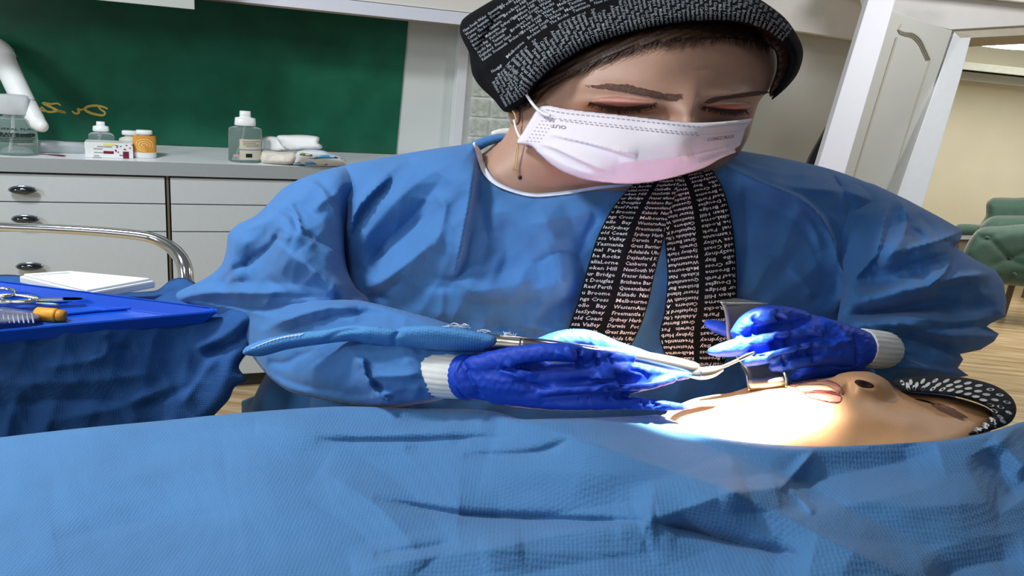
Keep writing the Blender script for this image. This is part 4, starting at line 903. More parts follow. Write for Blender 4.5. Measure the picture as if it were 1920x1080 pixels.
# left-hand sleeve in the photo (her right arm): upper arm, then forearm reaching to the patient
sl_out = [(660, 312), (620, 316), (566, 334), (530, 354), (503, 382), (478, 405), (446, 421), (428, 440), (424, 470), (414, 498), (388, 520), (352, 538), (332, 548), (324, 560), (340, 574), (420, 592), (540, 600), (640, 604), (700, 590), (690, 560), (668, 540), (650, 500), (646, 440), (660, 390), (690, 340)]
sl_base = [(640, 320, 1.48), (530, 360, 1.50), (430, 450, 1.53), (330, 556, 1.66), (420, 590, 1.60), (640, 600, 1.40), (650, 480, 1.43), (550, 440, 1.41), (500, 520, 1.46), (690, 340, 1.52), (660, 310, 1.53), (660, 390, 1.47)]
sl_cr = [('t', 14, (40, 40), [(560, 340), (520, 385), (550, 420), (640, 480)]), ('t', -12, (30, 40), [(530, 430), (500, 465), (455, 500)]), ('t', 13, (40, 30), [(500, 440), (560, 490), (620, 530), (660, 550)]), ('t', 11, (30, 30), [(440, 430), (432, 480), (440, 530)]), ('t', 10, (40, 20), [(335, 556), (430, 548), (540, 552), (660, 562)]),
         ('v', 16, 9, [(556, 350), (530, 378), (505, 390), (545, 400), (560, 430), (590, 452), (640, 482)]), ('r', 12, 12, [(500, 372), (520, 395), (510, 410), (455, 430)]), ('s', 14, 18, [(545, 380), (560, 410), (570, 440), (620, 470), (645, 490)]),
         ('v', 10, 9, [(525, 430), (510, 460), (465, 490)]), ('r', 8, 14, [(500, 440), (520, 440), (545, 450)]), ('r', 10, 16, [(430, 450), (425, 490), (432, 520), (420, 545)]), ('v', 10, 10, [(480, 492), (440, 505), (420, 530), (425, 550)]),
         ('s', 10, 14, [(560, 330), (600, 350), (630, 400), (640, 440)]), ('r', 7, 10, [(585, 400), (610, 375), (640, 360)]), ('r', 14, 14, [(330, 555), (400, 548), (470, 552), (540, 548)]), ('v', 10, 10, [(350, 562), (430, 560), (520, 556), (640, 558)]), ('r', 8, 18, [(560, 470), (600, 520), (640, 555)]), ('v', 7, 14, [(480, 470), (500, 520), (540, 545)])]
slv, _ = puff('sleeve', sl_out, sl_base, 0.06, 44, m_gown, gown, step=4, creases=[(c[0], c[1]*1.6)+tuple(c[2:]) for c in sl_cr], Tb=0.08, relief=lambda x, y: crumple(x, y, 21, 110, 0.005))
fo_out = [(330, 556), (400, 550), (480, 552), (560, 556), (650, 562), (680, 564), (740, 578), (820, 600), (900, 628), (925, 650), (905, 690), (870, 720), (830, 748), (780, 758), (720, 765), (650, 758), (590, 746), (545, 735), (510, 712), (490, 690), (468, 660), (460, 640), (440, 610), (380, 584)]
fo_base = [(330, 560, 1.66), (480, 570, 1.52), (670, 570, 1.30), (820, 605, 1.22), (905, 640, 1.19), (860, 720, 1.17), (720, 760, 1.22), (545, 730, 1.36), (470, 650, 1.50), (620, 650, 1.29), (760, 680, 1.19)]
fo_cr = [('t', 14, (40, 30), [(480, 625), (560, 592), (640, 570), (690, 566)]), ('t', -12, (40, 40), [(500, 660), (600, 640), (700, 600), (800, 612)]),
         ('r', 16, 14, [(500, 612), (560, 590), (630, 572), (668, 566)]), ('v', 10, 14, [(520, 628), (590, 605), (660, 590), (720, 588)]), ('s', 16, 16, [(680, 668), (684, 690), (690, 712), (720, 748), (760, 756)]), ('v', 14, 12, [(600, 655), (560, 668), (540, 680), (500, 680)]),
         ('r', 10, 10, [(690, 705), (740, 705), (790, 702)]), ('v', 8, 8, [(692, 722), (740, 735), (780, 728)]), ('r', 8, 8, [(705, 745), (750, 732), (790, 728)]), ('v', 14, 20, [(480, 690), (560, 720), (640, 735), (700, 740)]), ('r', 8, 14, [(640, 645), (660, 660), (680, 690)]), ('s', 8, 10, [(340, 560), (430, 575), (520, 596), (560, 600)])]
puff('sleeve', fo_out, fo_base, 0.055, 40, m_gown, gown, step=4, creases=[(c[0], c[1]*1.6)+tuple(c[2:]) for c in fo_cr], Tb=0.05, relief=lambda x, y: crumple(x, y, 22, 110, 0.004))
# knit cuffs
def knit(path, n, parent, sp=2.4):
    Q = ptube(path, 3.0); v, f = tube_data(Q, 72, False); v = np.array(v); k = 72
    for i in range(len(Q)):
        c = Q[i, :3]
        for j in range(k):
            a = v[i*k+j]-c; v[i*k+j] = c+a*(1+0.022*math.cos(j*n*2*PI/k))
    return mk('cuff', v, f, m_knit, parent)
knit([(775, 694, 1.185, 34), (800, 698, 1.165, 42), (840, 704, 1.14, 42), (880, 708, 1.125, 40)], 24, gown)
# right-hand sleeve in the photo (her left arm)
sr_out = [(1560, 322), (1640, 346), (1700, 374), (1760, 406), (1806, 432), (1800, 452), (1790, 462), (1830, 488), (1868, 508), (1882, 530), (1887, 566), (1885, 594), (1858, 606), (1850, 612), (1873, 626), (1864, 640), (1838, 656), (1800, 664), (1806, 674), (1796, 690), (1816, 704), (1780, 712), (1740, 716), (1690, 724), (1640, 722), (1600, 700), (1580, 660), (1570, 600), (1580, 540), (1570, 470), (1550, 400)]
sr_base = [(1570, 330, 1.48), (1700, 378, 1.50), (1804, 436, 1.49), (1885, 560, 1.46), (1850, 640, 1.42), (1800, 700, 1.38), (1640, 715, 1.30), (1590, 640, 1.31), (1700, 470, 1.38), (1790, 540, 1.38), (1720, 600, 1.34), (1570, 470, 1.43)]
sr_cr = [('t', 14, (40, 30), [(1690, 372), (1700, 410), (1690, 450), (1650, 500)]), ('t', 17, (30, 50), [(1640, 480), (1720, 462), (1806, 432)]), ('t', -15, (30, 30), [(1600, 540), (1700, 520), (1770, 500), (1785, 465)]), ('t', 16, (25, 35), [(1590, 570), (1700, 545), (1800, 520), (1870, 515)]), ('t', -14, (22, 22), [(1590, 592), (1700, 582), (1800, 570), (1880, 575)]), ('t', 12, (20, 20), [(1600, 606), (1700, 608), (1790, 622), (1865, 632)]), ('t', -11, (18, 18), [(1640, 630), (1740, 650), (1800, 664)]), ('t', 10, (18, 18), [(1650, 680), (1730, 684), (1806, 700)]),
         ('s', 14, 16, [(1664, 383), (1656, 430), (1640, 480), (1600, 525)]), ('r', 10, 8, [(1681, 371), (1698, 396), (1695, 440)]), ('v', 12, 10, [(1690, 400), (1710, 430), (1740, 445)]), ('s', 14, 18, [(1700, 466), (1766, 448), (1804, 432)]), ('v', 8, 7, [(1720, 400), (1750, 430), (1760, 440)]),
         ('s', 22, 26, [(1778, 452), (1782, 480), (1772, 512), (1740, 536)]), ('r', 14, 10, [(1740, 534), (1790, 522), (1860, 514)]), ('v', 12, 8, [(1745, 545), (1800, 532), (1820, 528)]), ('r', 10, 12, [(1596, 560), (1680, 545), (1760, 535)]), ('v', 18, 12, [(1575, 590), (1660, 585), (1740, 568), (1800, 566)]),
         ('r', 12, 9, [(1590, 600), (1680, 592), (1790, 604), (1860, 598)]), ('v', 12, 8, [(1620, 604), (1720, 618), (1850, 606)]), ('r', 12, 9, [(1600, 606), (1700, 612), (1780, 630), (1850, 632)]), ('v', 12, 8, [(1680, 625), (1760, 645), (1800, 662)]), ('r', 10, 8, [(1660, 630), (1740, 650), (1790, 680)]), ('v', 10, 8, [(1670, 660), (1740, 680), (1800, 700)]), ('r', 9, 8, [(1660, 690), (1720, 690), (1800, 704)])]
puff('sleeve', sr_out, sr_base, 0.05, 28, m_gown, gown, step=4, smooth=False, creases=[(c[0], c[1]*1.6)+tuple(c[2:]) for c in sr_cr], Tb=0.08, relief=lambda x, y: crumple(x, y, 31, 110, 0.004))
knit([(1672, 658, 1.255, 24), (1662, 656, 1.245, 33), (1640, 655, 1.225, 36), (1615, 652, 1.21, 36)], 22, gown)
# lap: the gown below, leaning on the chair
puff('gown_skirt', [(500, 700), (700, 690), (1700, 690), (1800, 760), (1820, 1000), (480, 1000)], [(500, 700, 1.62), (1100, 690, 1.5), (1800, 760, 1.6), (1100, 1000, 1.5)], 0.05, 60, m_gown, gown, step=12)

# scarf ends hanging from the neck, printed with place names
Lx = crom([(1196, 336), (1152, 385), (1122, 440), (1105, 490), (1085, 560), (1065, 618), (1052, 660)], 4); Rx = crom([(1282, 326), (1256, 400), (1243, 455), (1226, 520), (1215, 570), (1201, 612), (1176, 662)], 4)
L2 = crom([(1236, 340), (1244, 400), (1247, 455), (1251, 520), (1246, 580), (1237, 635), (1262, 700)], 4); R2 = crom([(1332, 316), (1352, 345), (1367, 390), (1376, 440), (1381, 500), (1381, 570), (1372, 640), (1350, 700)], 4)
def edge_at(C_, t):
    s = np.concatenate([[0], np.cumsum(np.linalg.norm(np.diff(C_, axis=0), axis=1))]); s /= s[-1]
    return np.column_stack([np.interp(t, s, C_[:, 0]), np.interp(t, s, C_[:, 1])])
def scarf_piece(name, A, B, base, cr, bot=None):
    out = list(map(tuple, A[::4]))+(bot or [])+list(map(tuple, B[::-4]))
    return puff(name, out, base, 0.008, 10, m_capf, None, step=4.5, creases=cr, Tb=0.003)
scarf = thing('scarf', 'black scarf ends printed with white place names hanging over the blue gown', 'scarf', Cp(1230, 650, 1.27))
sb1 = [(1200, 336, 1.30), (1282, 326, 1.29), (1122, 440, 1.30), (1243, 455, 1.285), (1060, 640, 1.29), (1180, 655, 1.28), (1150, 560, 1.28)]
sb2 = [(1236, 340, 1.295), (1332, 316, 1.30), (1247, 455, 1.29), (1376, 440, 1.30), (1240, 635, 1.275), (1350, 684, 1.275), (1381, 560, 1.29), (1310, 560, 1.275)]
o1, s1 = scarf_piece('scarf_end', Lx, Rx, sb1, [('r', 12, 14, [(1240, 340), (1205, 400), (1180, 450), (1165, 500)]), ('v', 8, 8, [(1255, 345), (1235, 400), (1222, 450)]), ('r', 5, 12, [(1150, 520), (1130, 580), (1110, 640)])])
o2, s2 = scarf_piece('scarf_end', L2, R2, sb2, [('r', 9, 14, [(1290, 345), (1300, 420), (1308, 500)]), ('v', 7, 8, [(1262, 350), (1272, 420), (1275, 480)]), ('v', 6, 9, [(1330, 360), (1345, 430), (1350, 500)]), ('r', 5, 14, [(1280, 520), (1290, 600), (1300, 660)])])
for o in (o1, o2): o.parent = scarf; o.matrix_parent_inverse = scarf.matrix_world.inverted()
ROWS = [('Tasmania', 'Great Barrier'), ('nal  Park', 'Adelaide Ulu'), ('he Rocks', 'Daylesford K'), ('aliaLorne', 'Canberra   A'), ('oken Hill', 'NewSouth W'), ('ur Bridge', 'Fraser Island'), ('t Douglas', 'Brisbane Bar'), ('Reef Perth', 'Queensland'), ('u Broome', 'Kakadu  Nat'), ('ngs Cross', 'Melbourne'), ('ollo   Bay', 'WesternAus'), ('lesSydney', 'Freemantle I'), ('old Coast', 'Sydney Harb'), ('ssa Valley', 'Darwin   Pot')]
def scarf_text(A, B, surf, flip, t_list, parent, ga, gb, slope):
    PX = []; FS = []; k = 0
    for i, (t0, t1) in enumerate(t_list):
        ra, rb = ROWS[i % 14] if not flip else ROWS[(13-i) % 14]
        if flip: ra, rb = rb, ra
        for wd, ua, ub in ((ra, 0.02, ga), (rb, gb, 0.985)):
            V, Fc, w_ = tm(wd); U = V[:, 0]/w_; Y = V[:, 1]/0.95
            if flip: U = 1-U; Y = 0.8-Y
            u = ua+(ub-ua)*U; t = t1-(t1-t0)*Y+slope*(u-0.5)
            a = edge_at(A, np.clip(t, 0, 1)); b = edge_at(B, np.clip(t, 0, 1)); P2 = a+(b-a)*u[:, None]
            PX.append(P2); FS.extend(tuple(q+k for q in f_) for f_ in Fc); k += len(V)
    P2 = np.vstack(PX); d = np.array([surf.depth(a, b, np.nan) for a, b in P2]); ok = ~np.isnan(d)
    W = Cv(P2[:, 0], P2[:, 1], np.nan_to_num(d, nan=1.3)-0.0009); FS = [f_ for f_ in FS if all(ok[i] for i in f_)]
    return tag(mk('scarf_print', W, FS, m_print2, parent, smooth=False), kind='stuff')
def rows(n, t_end=1.0, p=1.15):
    e = (np.linspace(0.0, 1, n+1)**p)*t_end; return [(e[i]+(e[i+1]-e[i])*.12, e[i+1]-(e[i+1]-e[i])*.08) for i in range(n)]
scarf_text(Lx, Rx, s1, False, rows(32), o1, 0.43, 0.53, 0.0)
scarf_text(L2, R2, s2, True, rows(36), o2, 0.46, 0.55, 0.0)
# ------------------------------------------------------------------ gloves
m_glove = mat('nitrile_glove', '#1440b4', 0.55, noise=0.05, nscale=30, bump=0.06, bscale=160, spec=0.35)
def hand(pieces): return [tube_data(ptube(p, 6.0), 18) for p in pieces]
right_hand = hand([
    [(862, 704, 1.125, 34), (880, 706, 1.12, 40), (930, 708, 1.105, 45), (985, 712, 1.09, 44), (1035, 718, 1.08, 36)],        # wrist and back of the hand
    [(930, 728, 1.10, 30), (1000, 738, 1.08, 28), (1050, 740, 1.07, 24)],
    [(890, 688, 1.10, 22), (955, 672, 1.075, 21), (1020, 661, 1.05, 18), (1070, 663, 1.045, 18), (1110, 668, 1.05, 14), (1155, 671, 1.055, 13), (1184, 671, 1.06, 9)],   # thumb
    [(960, 690, 1.13, 24), (1010, 655, 1.15, 20), (1060, 640, 1.155, 22), (1105, 640, 1.15, 21), (1155, 654, 1.13, 15), (1200, 666, 1.115, 12), (1235, 676, 1.105, 9)],   # index
    [(1010, 710, 1.075, 26), (1070, 702, 1.06, 23), (1130, 700, 1.05, 22), (1190, 700, 1.055, 18), (1240, 703, 1.065, 12), (1278, 706, 1.07, 7), (1292, 706, 1.075, 4)],   # middle
    [(1020, 734, 1.07, 24), (1090, 730, 1.05, 20), (1160, 726, 1.045, 18), (1220, 718, 1.05, 12), (1262, 711, 1.06, 7)],      # ring
    [(960, 745, 1.09, 18), (1040, 754, 1.065, 15), (1120, 755, 1.05, 14), (1190, 756, 1.05, 12), (1240, 760, 1.055, 10), (1275, 763, 1.06, 7), (1287, 765, 1.065, 4)]])   # little finger
rcr = [('v', 9, 4, [(930, 694), (1000, 688), (1060, 684), (1110, 684)]), ('v', 9, 4, [(1040, 722), (1110, 714), (1180, 712), (1250, 708)]), ('v', 9, 4, [(1010, 748), (1090, 744), (1170, 742), (1220, 738)]), ('v', 5, 3.2, [(1088, 652), (1086, 668), (1094, 682)]), ('v', 4, 3, [(1120, 658), (1116, 672), (1126, 684)]), ('v', 4, 3, [(1146, 660), (1143, 672), (1152, 682)]), ('r', 3, 3, [(1040, 660), (1070, 668), (1085, 676)]), ('r', 3, 3, [(1060, 652), (1080, 664), (1092, 672)]),
       ('r', 3, 4, [(930, 690), (960, 702), (985, 712)]), ('r', 3, 4, [(945, 680), (975, 695), (1010, 705)]), ('v', 3, 4, [(960, 715), (1000, 722), (1040, 728)]), ('r', 3, 3, [(1100, 715), (1125, 706), (1160, 712)]), ('r', 3, 3, [(1120, 700), (1135, 712), (1165, 716)]),
       ('v', 3.5, 3, [(1150, 695), (1160, 705), (1190, 708)]), ('v', 3.5, 3, [(1180, 688), (1200, 694), (1215, 704)]), ('r', 3, 3, [(1110, 735), (1140, 722), (1170, 730)]), ('v', 3.5, 3, [(1135, 735), (1160, 728), (1180, 718)]), ('v', 3, 3, [(1220, 752), (1235, 760), (1225, 768)]), ('v', 3, 3, [(1200, 748), (1212, 757), (1206, 766)]), ('r', 4, 4, [(850, 690), (862, 720), (890, 745)]), ('v', 4, 4, [(868, 680), (880, 715), (905, 748)])]
gl, _ = voxel('glove', right_hand, 0.0016, m_glove, den, 6, lambda x, y: folds(x, y, rcr)+0.9*folds(x, y, rcr[3:])+crumple(x, y, 5, 34, 0.0007))
# rolled edge of that glove over the cuff
tube('glove_cuff', [(858, 706, 1.130, 38), (866, 706, 1.127, 42), (874, 707, 1.124, 43), (884, 708, 1.118, 43)], m_glove, gl, 3, 28, False)
left_hand = hand([
    [(1640, 656, 1.225, 32), (1610, 653, 1.21, 36), (1570, 644, 1.195, 40), (1525, 628, 1.185, 38), (1490, 614, 1.18, 32)],
    [(1600, 680, 1.205, 24), (1550, 688, 1.195, 20), (1510, 700, 1.19, 13), (1490, 708, 1.19, 9)],                              # heel of the palm
    [(1500, 604, 1.175, 24), (1465, 594, 1.16, 21), (1430, 596, 1.145, 23), (1400, 610, 1.13, 20), (1382, 624, 1.125, 13)],   # index
    [(1530, 622, 1.17, 22), (1480, 626, 1.15, 20), (1430, 638, 1.13, 19), (1385, 650, 1.115, 17), (1350, 657, 1.11, 13), (1334, 659, 1.11, 8)],   # middle
    [(1560, 645, 1.175, 22), (1505, 648, 1.15, 18), (1460, 660, 1.13, 17), (1420, 670, 1.115, 15), (1402, 677, 1.11, 11)],     # ring
    [(1590, 664, 1.185, 20), (1540, 668, 1.16, 17), (1490, 678, 1.14, 15), (1462, 686, 1.13, 12), (1450, 688, 1.13, 9)],       # little
    [(1480, 640, 1.20, 18), (1420, 632, 1.205, 16), (1370, 620, 1.205, 14), (1340, 611, 1.205, 12), (1328, 607, 1.205, 8)]])   # thumb behind the retractor
lcr = [('v', 8, 4, [(1390, 632), (1430, 618), (1480, 610), (1520, 606)]), ('v', 8, 4, [(1400, 662), (1450, 650), (1510, 636), (1550, 630)]), ('v', 8, 4, [(1440, 676), (1490, 666), (1550, 656)]), ('v', 4, 3, [(1455, 580), (1460, 594), (1470, 606)]), ('v', 4, 3, [(1410, 592), (1420, 606), (1414, 622)]), ('r', 3, 3, [(1440, 582), (1465, 588), (1478, 600)]), ('v', 4, 3, [(1455, 628), (1465, 640), (1450, 650)]), ('v', 4, 3, [(1480, 612), (1490, 626), (1478, 640)]), ('r', 3, 3, [(1500, 610), (1520, 618), (1545, 632)]),
       ('v', 3, 3, [(1440, 645), (1470, 640), (1500, 640)]), ('v', 4, 3, [(1500, 640), (1510, 652), (1500, 664)]), ('v', 4, 3, [(1525, 640), (1530, 652), (1520, 662)]), ('v', 3, 3, [(1420, 648), (1410, 660), (1440, 668)]), ('r', 3, 3, [(1540, 600), (1570, 615), (1590, 640)]), ('r', 3, 3, [(1555, 650), (1575, 640), (1600, 640)]), ('v', 3, 3, [(1470, 672), (1476, 682), (1470, 690)]), ('v', 3, 3, [(1520, 660), (1530, 672), (1524, 682)]), ('v', 4, 4, [(1600, 625), (1612, 650), (1606, 685)]), ('r', 3, 4, [(1560, 690), (1590, 688), (1620, 676)])]
gl2, _ = voxel('glove', left_hand, 0.0016, m_glove, den, 6, lambda x, y: folds(x, y, lcr)+0.9*folds(x, y, lcr[3:])+crumple(x, y, 6, 34, 0.0007))

# ------------------------------------------------------------------ handpiece with hose in a blue sterile sleeve
hp = thing('surgical_handpiece', 'steel surgical handpiece with bur and blue sleeved hose in the gloved hand', 'handpiece', Cp(1100, 665, 1.1))
m_hose = mat('hose_sleeve_fabric', '#4a86c0', 0.85, noise=0.05, nscale=20, weave=0.45, wscale=260)
sv_, ssl = puff('hose_sleeve', [(456, 664), (462, 650), (500, 635), (560, 624), (610, 618), (660, 610), (700, 611), (745, 616), (760, 612), (800, 610), (850, 614), (905, 624), (930, 632), (930, 648), (908, 660), (870, 660), (800, 658), (745, 652), (700, 648), (660, 640), (600, 646), (540, 655), (490, 668)],
                [(460, 660, 1.27), (560, 636, 1.22), (700, 630, 1.165), (800, 634, 1.135), (925, 640, 1.105)], 0.028, 22, m_hose, hp, step=3.5, creases=[('v', 7, 4, [(608, 638), (640, 622), (690, 613)]), ('v', 8, 4, [(742, 650), (738, 634), (752, 618)]), ('v', 4, 4, [(690, 632), (710, 642), (730, 648)]), ('r', 4, 8, [(760, 640), (830, 645), (900, 650)])])
m_thread = mat('white_thread', '#dfe8f4', 0.9)
for i in range(16):
    t_ = i/15; x = 458+t_*102; y = 660-t_*30-6*math.sin(t_*3); d = ssl.depth(x+2, y+3, 1.24)-0.001
    wtube('stitch', [Cp(x, y, d), Cp(x+9, y-3.6, d-0.001)], 0.0008, m_thread, sv_, 5, 2)
random.seed(3)
for (x0, x1, y0, y1, n_) in ((828, 886, 606, 616, 7), (895, 920, 618, 624, 3), (938, 975, 622, 634, 6)):
    for i in range(n_):
        xs = sorted(random.uniform(x0, x1) for _ in range(4)); pts = [Cp(x, random.uniform(y0, y1), 1.105+random.uniform(-.004, .004)) for x in xs]
        wtube('loose_thread', pts, 0.0006, m_thread, sv_, 5, 5)
tube('rear_collar', [(912, 642, 1.11, 16.5), (930, 643, 1.107, 16.5), (955, 645, 1.104, 16), (978, 647, 1.10, 15)], m_steel, hp, 3, 28, False)
lathe('collar_end', Cp(912, 642, 1.11), Cp(900, 641, 1.112)-Cp(912, 642, 1.11), [(0.0120, -0.001), (0.0120, 0.001), (0.004, 0.0012)], m_steel, hp, 24)
tube('grip', [(980, 646, 1.10, 13.5), (1010, 648, 1.10, 13), (1080, 656, 1.10, 12), (1150, 664, 1.098, 12), (1200, 671, 1.095, 13.5), (1260, 683, 1.09, 15), (1300, 692, 1.085, 14)], m_steel, hp, 4, 24)
wtube('irrigation_tube', [Cp(940, 630, 1.10), Cp(990, 634, 1.093), Cp(1060, 643, 1.09), Cp(1120, 652, 1.088)], 0.0016, m_chrome, hp, 8, 6)
tube('head', [(1298, 700, 1.082, 9), (1315, 700, 1.08, 12), (1335, 697, 1.078, 11), (1350, 692, 1.077, 7)], m_steel, hp, 3, 20)
tube('bur_shank', [(1345, 692, 1.078, 3.4), (1375, 679, 1.08, 3.2), (1398, 668, 1.082, 3.0)], m_steel, hp, 3, 12)
tube('bur', [(1386, 674, 1.081, 3.8), (1400, 667, 1.082, 4.2), (1414, 661, 1.083, 2.4)], m_chrome, hp, 2, 12)
for i in range(3): lathe('ring', Cp(1312+i*9, 700-i*1.5, 1.08), Cp(1345, 692, 1.077)-Cp(1312, 700, 1.08), [(0.0087, 0), (0.0092, 0.001), (0.0087, 0.002)], m_chrome, hp, 20)

# ------------------------------------------------------------------ retractor: bent steel plate from the fist down into the mouth
rt = thing('retractor', 'bent steel cheek retractor held by the gloved fist and hooked into the mouth', 'retractor', Cp(1430, 730, 1.12))
m_plate = mat('retractor_steel', '#b9b4aa', 0.45, metal=1.0, noise=0.04, nscale=90)
def ribbon(name, rows_, th, m, parent):
    "plate given as rows of (x, y, depth) left and right"
    A = crom([r_[0] for r_ in rows_], 4); B = crom([r_[1] for r_ in rows_], 4); n = min(len(A), len(B))
    A = A[np.linspace(0, len(A)-1, 40).astype(int)]; B = B[np.linspace(0, len(B)-1, 40).astype(int)]; n = 40; k = 7; V = []
    for off in (0, th):
        for j in range(k):
            P = A+(B-A)*j/(k-1); V.append(Cv(P[:, 0], P[:, 1], P[:, 2]+off))
    V = np.vstack(V); fs = []
    for s in (0, 1):
        for j in range(k-1):
            for i in range(n-1):
                q = (s*k+j)*n+i; f_ = (q, q+1, q+n+1, q+n); fs.append(f_ if s == 0 else f_[::-1])
    for i in range(n-1):
        fs.append((i, k*n+i, k*n+i+1, i+1)); q = (k-1)*n+i; fs.append((q, q+1, k*n+q+1, k*n+q))
    for j in range(k-1):
        for i in (0, n-1): fs.append((j*n+i, (j+1)*n+i, k*n+(j+1)*n+i, k*n+j*n+i))
    return mk(name, V, fs, m, parent)
ribbon('plate_top', [((1343, 564, 1.17), (1378, 559, 1.26)), ((1352, 568, 1.165), (1400, 562, 1.255)), ((1362, 572, 1.163), (1432, 568, 1.25))], 0.003, m_plate, rt)
ribbon('plate_handle', [((1350, 566, 1.163), (1440, 568, 1.25)), ((1357, 580, 1.16), (1440, 590, 1.25)), ((1361, 605, 1.158), (1430, 620, 1.25)), ((1364, 636, 1.156), (1425, 645, 1.25)), ((1380, 670, 1.155), (1450, 675, 1.2)), ((1396, 690, 1.15), (1468, 695, 1.165)), ((1401, 706, 1.125), (1468, 706, 1.125)), ((1404, 730, 1.12), (1474, 722, 1.12)), ((1415, 748, 1.15), (1480, 740, 1.15))], 0.003, m_plate, rt)
tube('rolled_edge', [(1391, 686, 1.15, 2.4), (1399, 700, 1.128, 2.4), (1402, 715, 1.122, 2.4), (1404, 730, 1.118, 2.4)], m_steel, rt, 4, 10)
tube('rolled_edge', [(1455, 694, 1.155, 2.6), (1468, 698, 1.128, 2.8), (1474, 710, 1.122, 2.8), (1474, 724, 1.118, 2.6)], m_steel, rt, 4, 10)

# ------------------------------------------------------------------ patient
m_pskin = mat('patient_skin', '#cc9a6e', 0.45, noise=0.05, nscale=50, sss=0.15, bump=0.1, bscale=260)
m_lip_ = mat('lip', '#c07868', 0.35, noise=0.08, nscale=90); m_mouth = mat('inner_lip', '#cf9c80', 0.3, noise=0.05); m_dark = mat('nostril_dark', '#2a120c', 0.8)
pat = thing('person', 'reclining patient with open mouth, dotted black cap and blue drape', 'person', Cp(1500, 850, 1.15))
p_out = [(900, 840), (1100, 800), (1200, 785), (1247, 777), (1254, 768), (1275, 758), (1300, 748), (1335, 741), (1370, 736), (1400, 727), (1440, 721), (1478, 718), (1500, 715), (1522, 712), (1548, 710), (1562, 707), (1574, 701), (1595, 697), (1628, 697), (1648, 704), (1664, 714), (1680, 728), (1700, 735), (1735, 738), (1780, 743), (1820, 753), (1856, 768), (1868, 790), (1840, 825), (1780, 850), (1600, 880), (1400, 880), (1250, 860), (1100, 900), (900, 930)]
p_base = [(900, 860, 1.26), (1250, 785, 1.14), (1330, 742, 1.15), (1400, 730, 1.155), (1500, 716, 1.15), (1610, 700, 1.145), (1700, 737, 1.155), (1860, 775, 1.15), (1400, 785, 1.085), (1500, 780, 1.082), (1700, 795, 1.085), (1300, 800, 1.09), (1400, 835, 1.052), (1600, 850, 1.045), (1800, 840, 1.06), (1250, 860, 1.12), (1000, 920, 1.24)]
def p_rel(x, y):
    h = 0.020*G(x, y, 1622, 712, 34, 20)                       # ball and wing of the nose
    h += 0.012*G(x, y, 1652, 722, 22, 16)
    h -= 0.014*G(x, y, 1590, 728, 12, 16, 0.3)                 # groove beside the nose
    h += 0.010*G(x, y, 1540, 724, 40, 12, 0.1)                 # upper lip
    h += 0.004*G(x, y, 1540, 752, 40, 14)
    h -= 0.006*G(x, y, 1546, 738, 30, 3.5)                       # gap of the lips
    h -= 0.006*G(x, y, 1357, 741, 26, 4, 0.05)                 # crease under the lower lip
    h += 0.012*G(x, y, 1420, 760, 70, 26)+0.010*G(x, y, 1640, 785, 90, 30)                # jaw, cheek bone
    h -= 0.012*G(x, y, 1745, 758, 46, 10, 0.35)                # eye socket
    h += 0.008*G(x, y, 1790, 756, 40, 8, 0.3)                  # brow
    h -= 0.008*G(x, y, 1668, 752, 22, 12)
    h -= 0.012*G(x, y, 1622, 721, 15, 5, 0.35)                 # nostril
    return h
v, f = puff_data(p_out, p_base, 0.035, 36, step=3.5, relief=p_rel, Tb=0.09)
pb = mk('body', v, f, m_pskin, pat); sp_ = Surf(v, f)
decal('nostril', sp_, [(1602, 716), (1607, 712), (1618, 713), (1630, 717), (1639, 723), (1636, 727), (1624, 727), (1611, 724)], m_dark, pb, step=3, T=0.0004)
decal('lip', sp_, [(1478, 720), (1498, 715.5), (1523, 713), (1548, 712), (1566, 717), (1579, 727), (1583, 738), (1579, 741), (1568, 728), (1552, 720), (1530, 718), (1505, 721), (1485, 725)], m_lip_, pb, step=3, T=0.0018, R=6)
decal('lip', sp_, [(1509, 737), (1530, 735), (1555, 737), (1577, 742), (1579, 750), (1572, 756), (1552, 754), (1530, 749), (1514, 743)], m_lip_, pb, step=3, T=0.0018, R=6)
decal('inner_lip', sp_, [(1490, 724), (1512, 721), (1535, 720), (1554, 723), (1568, 731), (1576, 740), (1555, 735), (1530, 733), (1508, 736), (1496, 732)], m_mouth, pb, step=3, T=0.001, R=6)
strip('mouth_line', sp_, [(1507, 737, .4), (1530, 734.5, 1.2), (1555, 736, 1.2), (1577, 741.5, .5)], 1, mat('mouth_line_red', '#8e3f3a', 0.5), pb, T=0.001, off=0.0028)
ls = []
for q in in_poly_pts([(1738, 754), (1758, 755), (1782, 763), (1806, 778), (1800, 786), (1778, 777), (1756, 768)], 260, _r):
    L_ = _r.uniform(6, 12); ls.append([q, q+np.array([L_*.5, L_*.2]), q+np.array([L_, L_*.5])])
strands('eyebrow', sp_.fn(0.0006), ls, 0.6, mat('patient_brow', '#7a5646', 0.8), pb, 0.001)
strip('eyelash', sp_, [(1716, 748, .6), (1735, 752, 1.6), (1752, 758, 1.2)], 1, m_lash, pb, T=0.001)
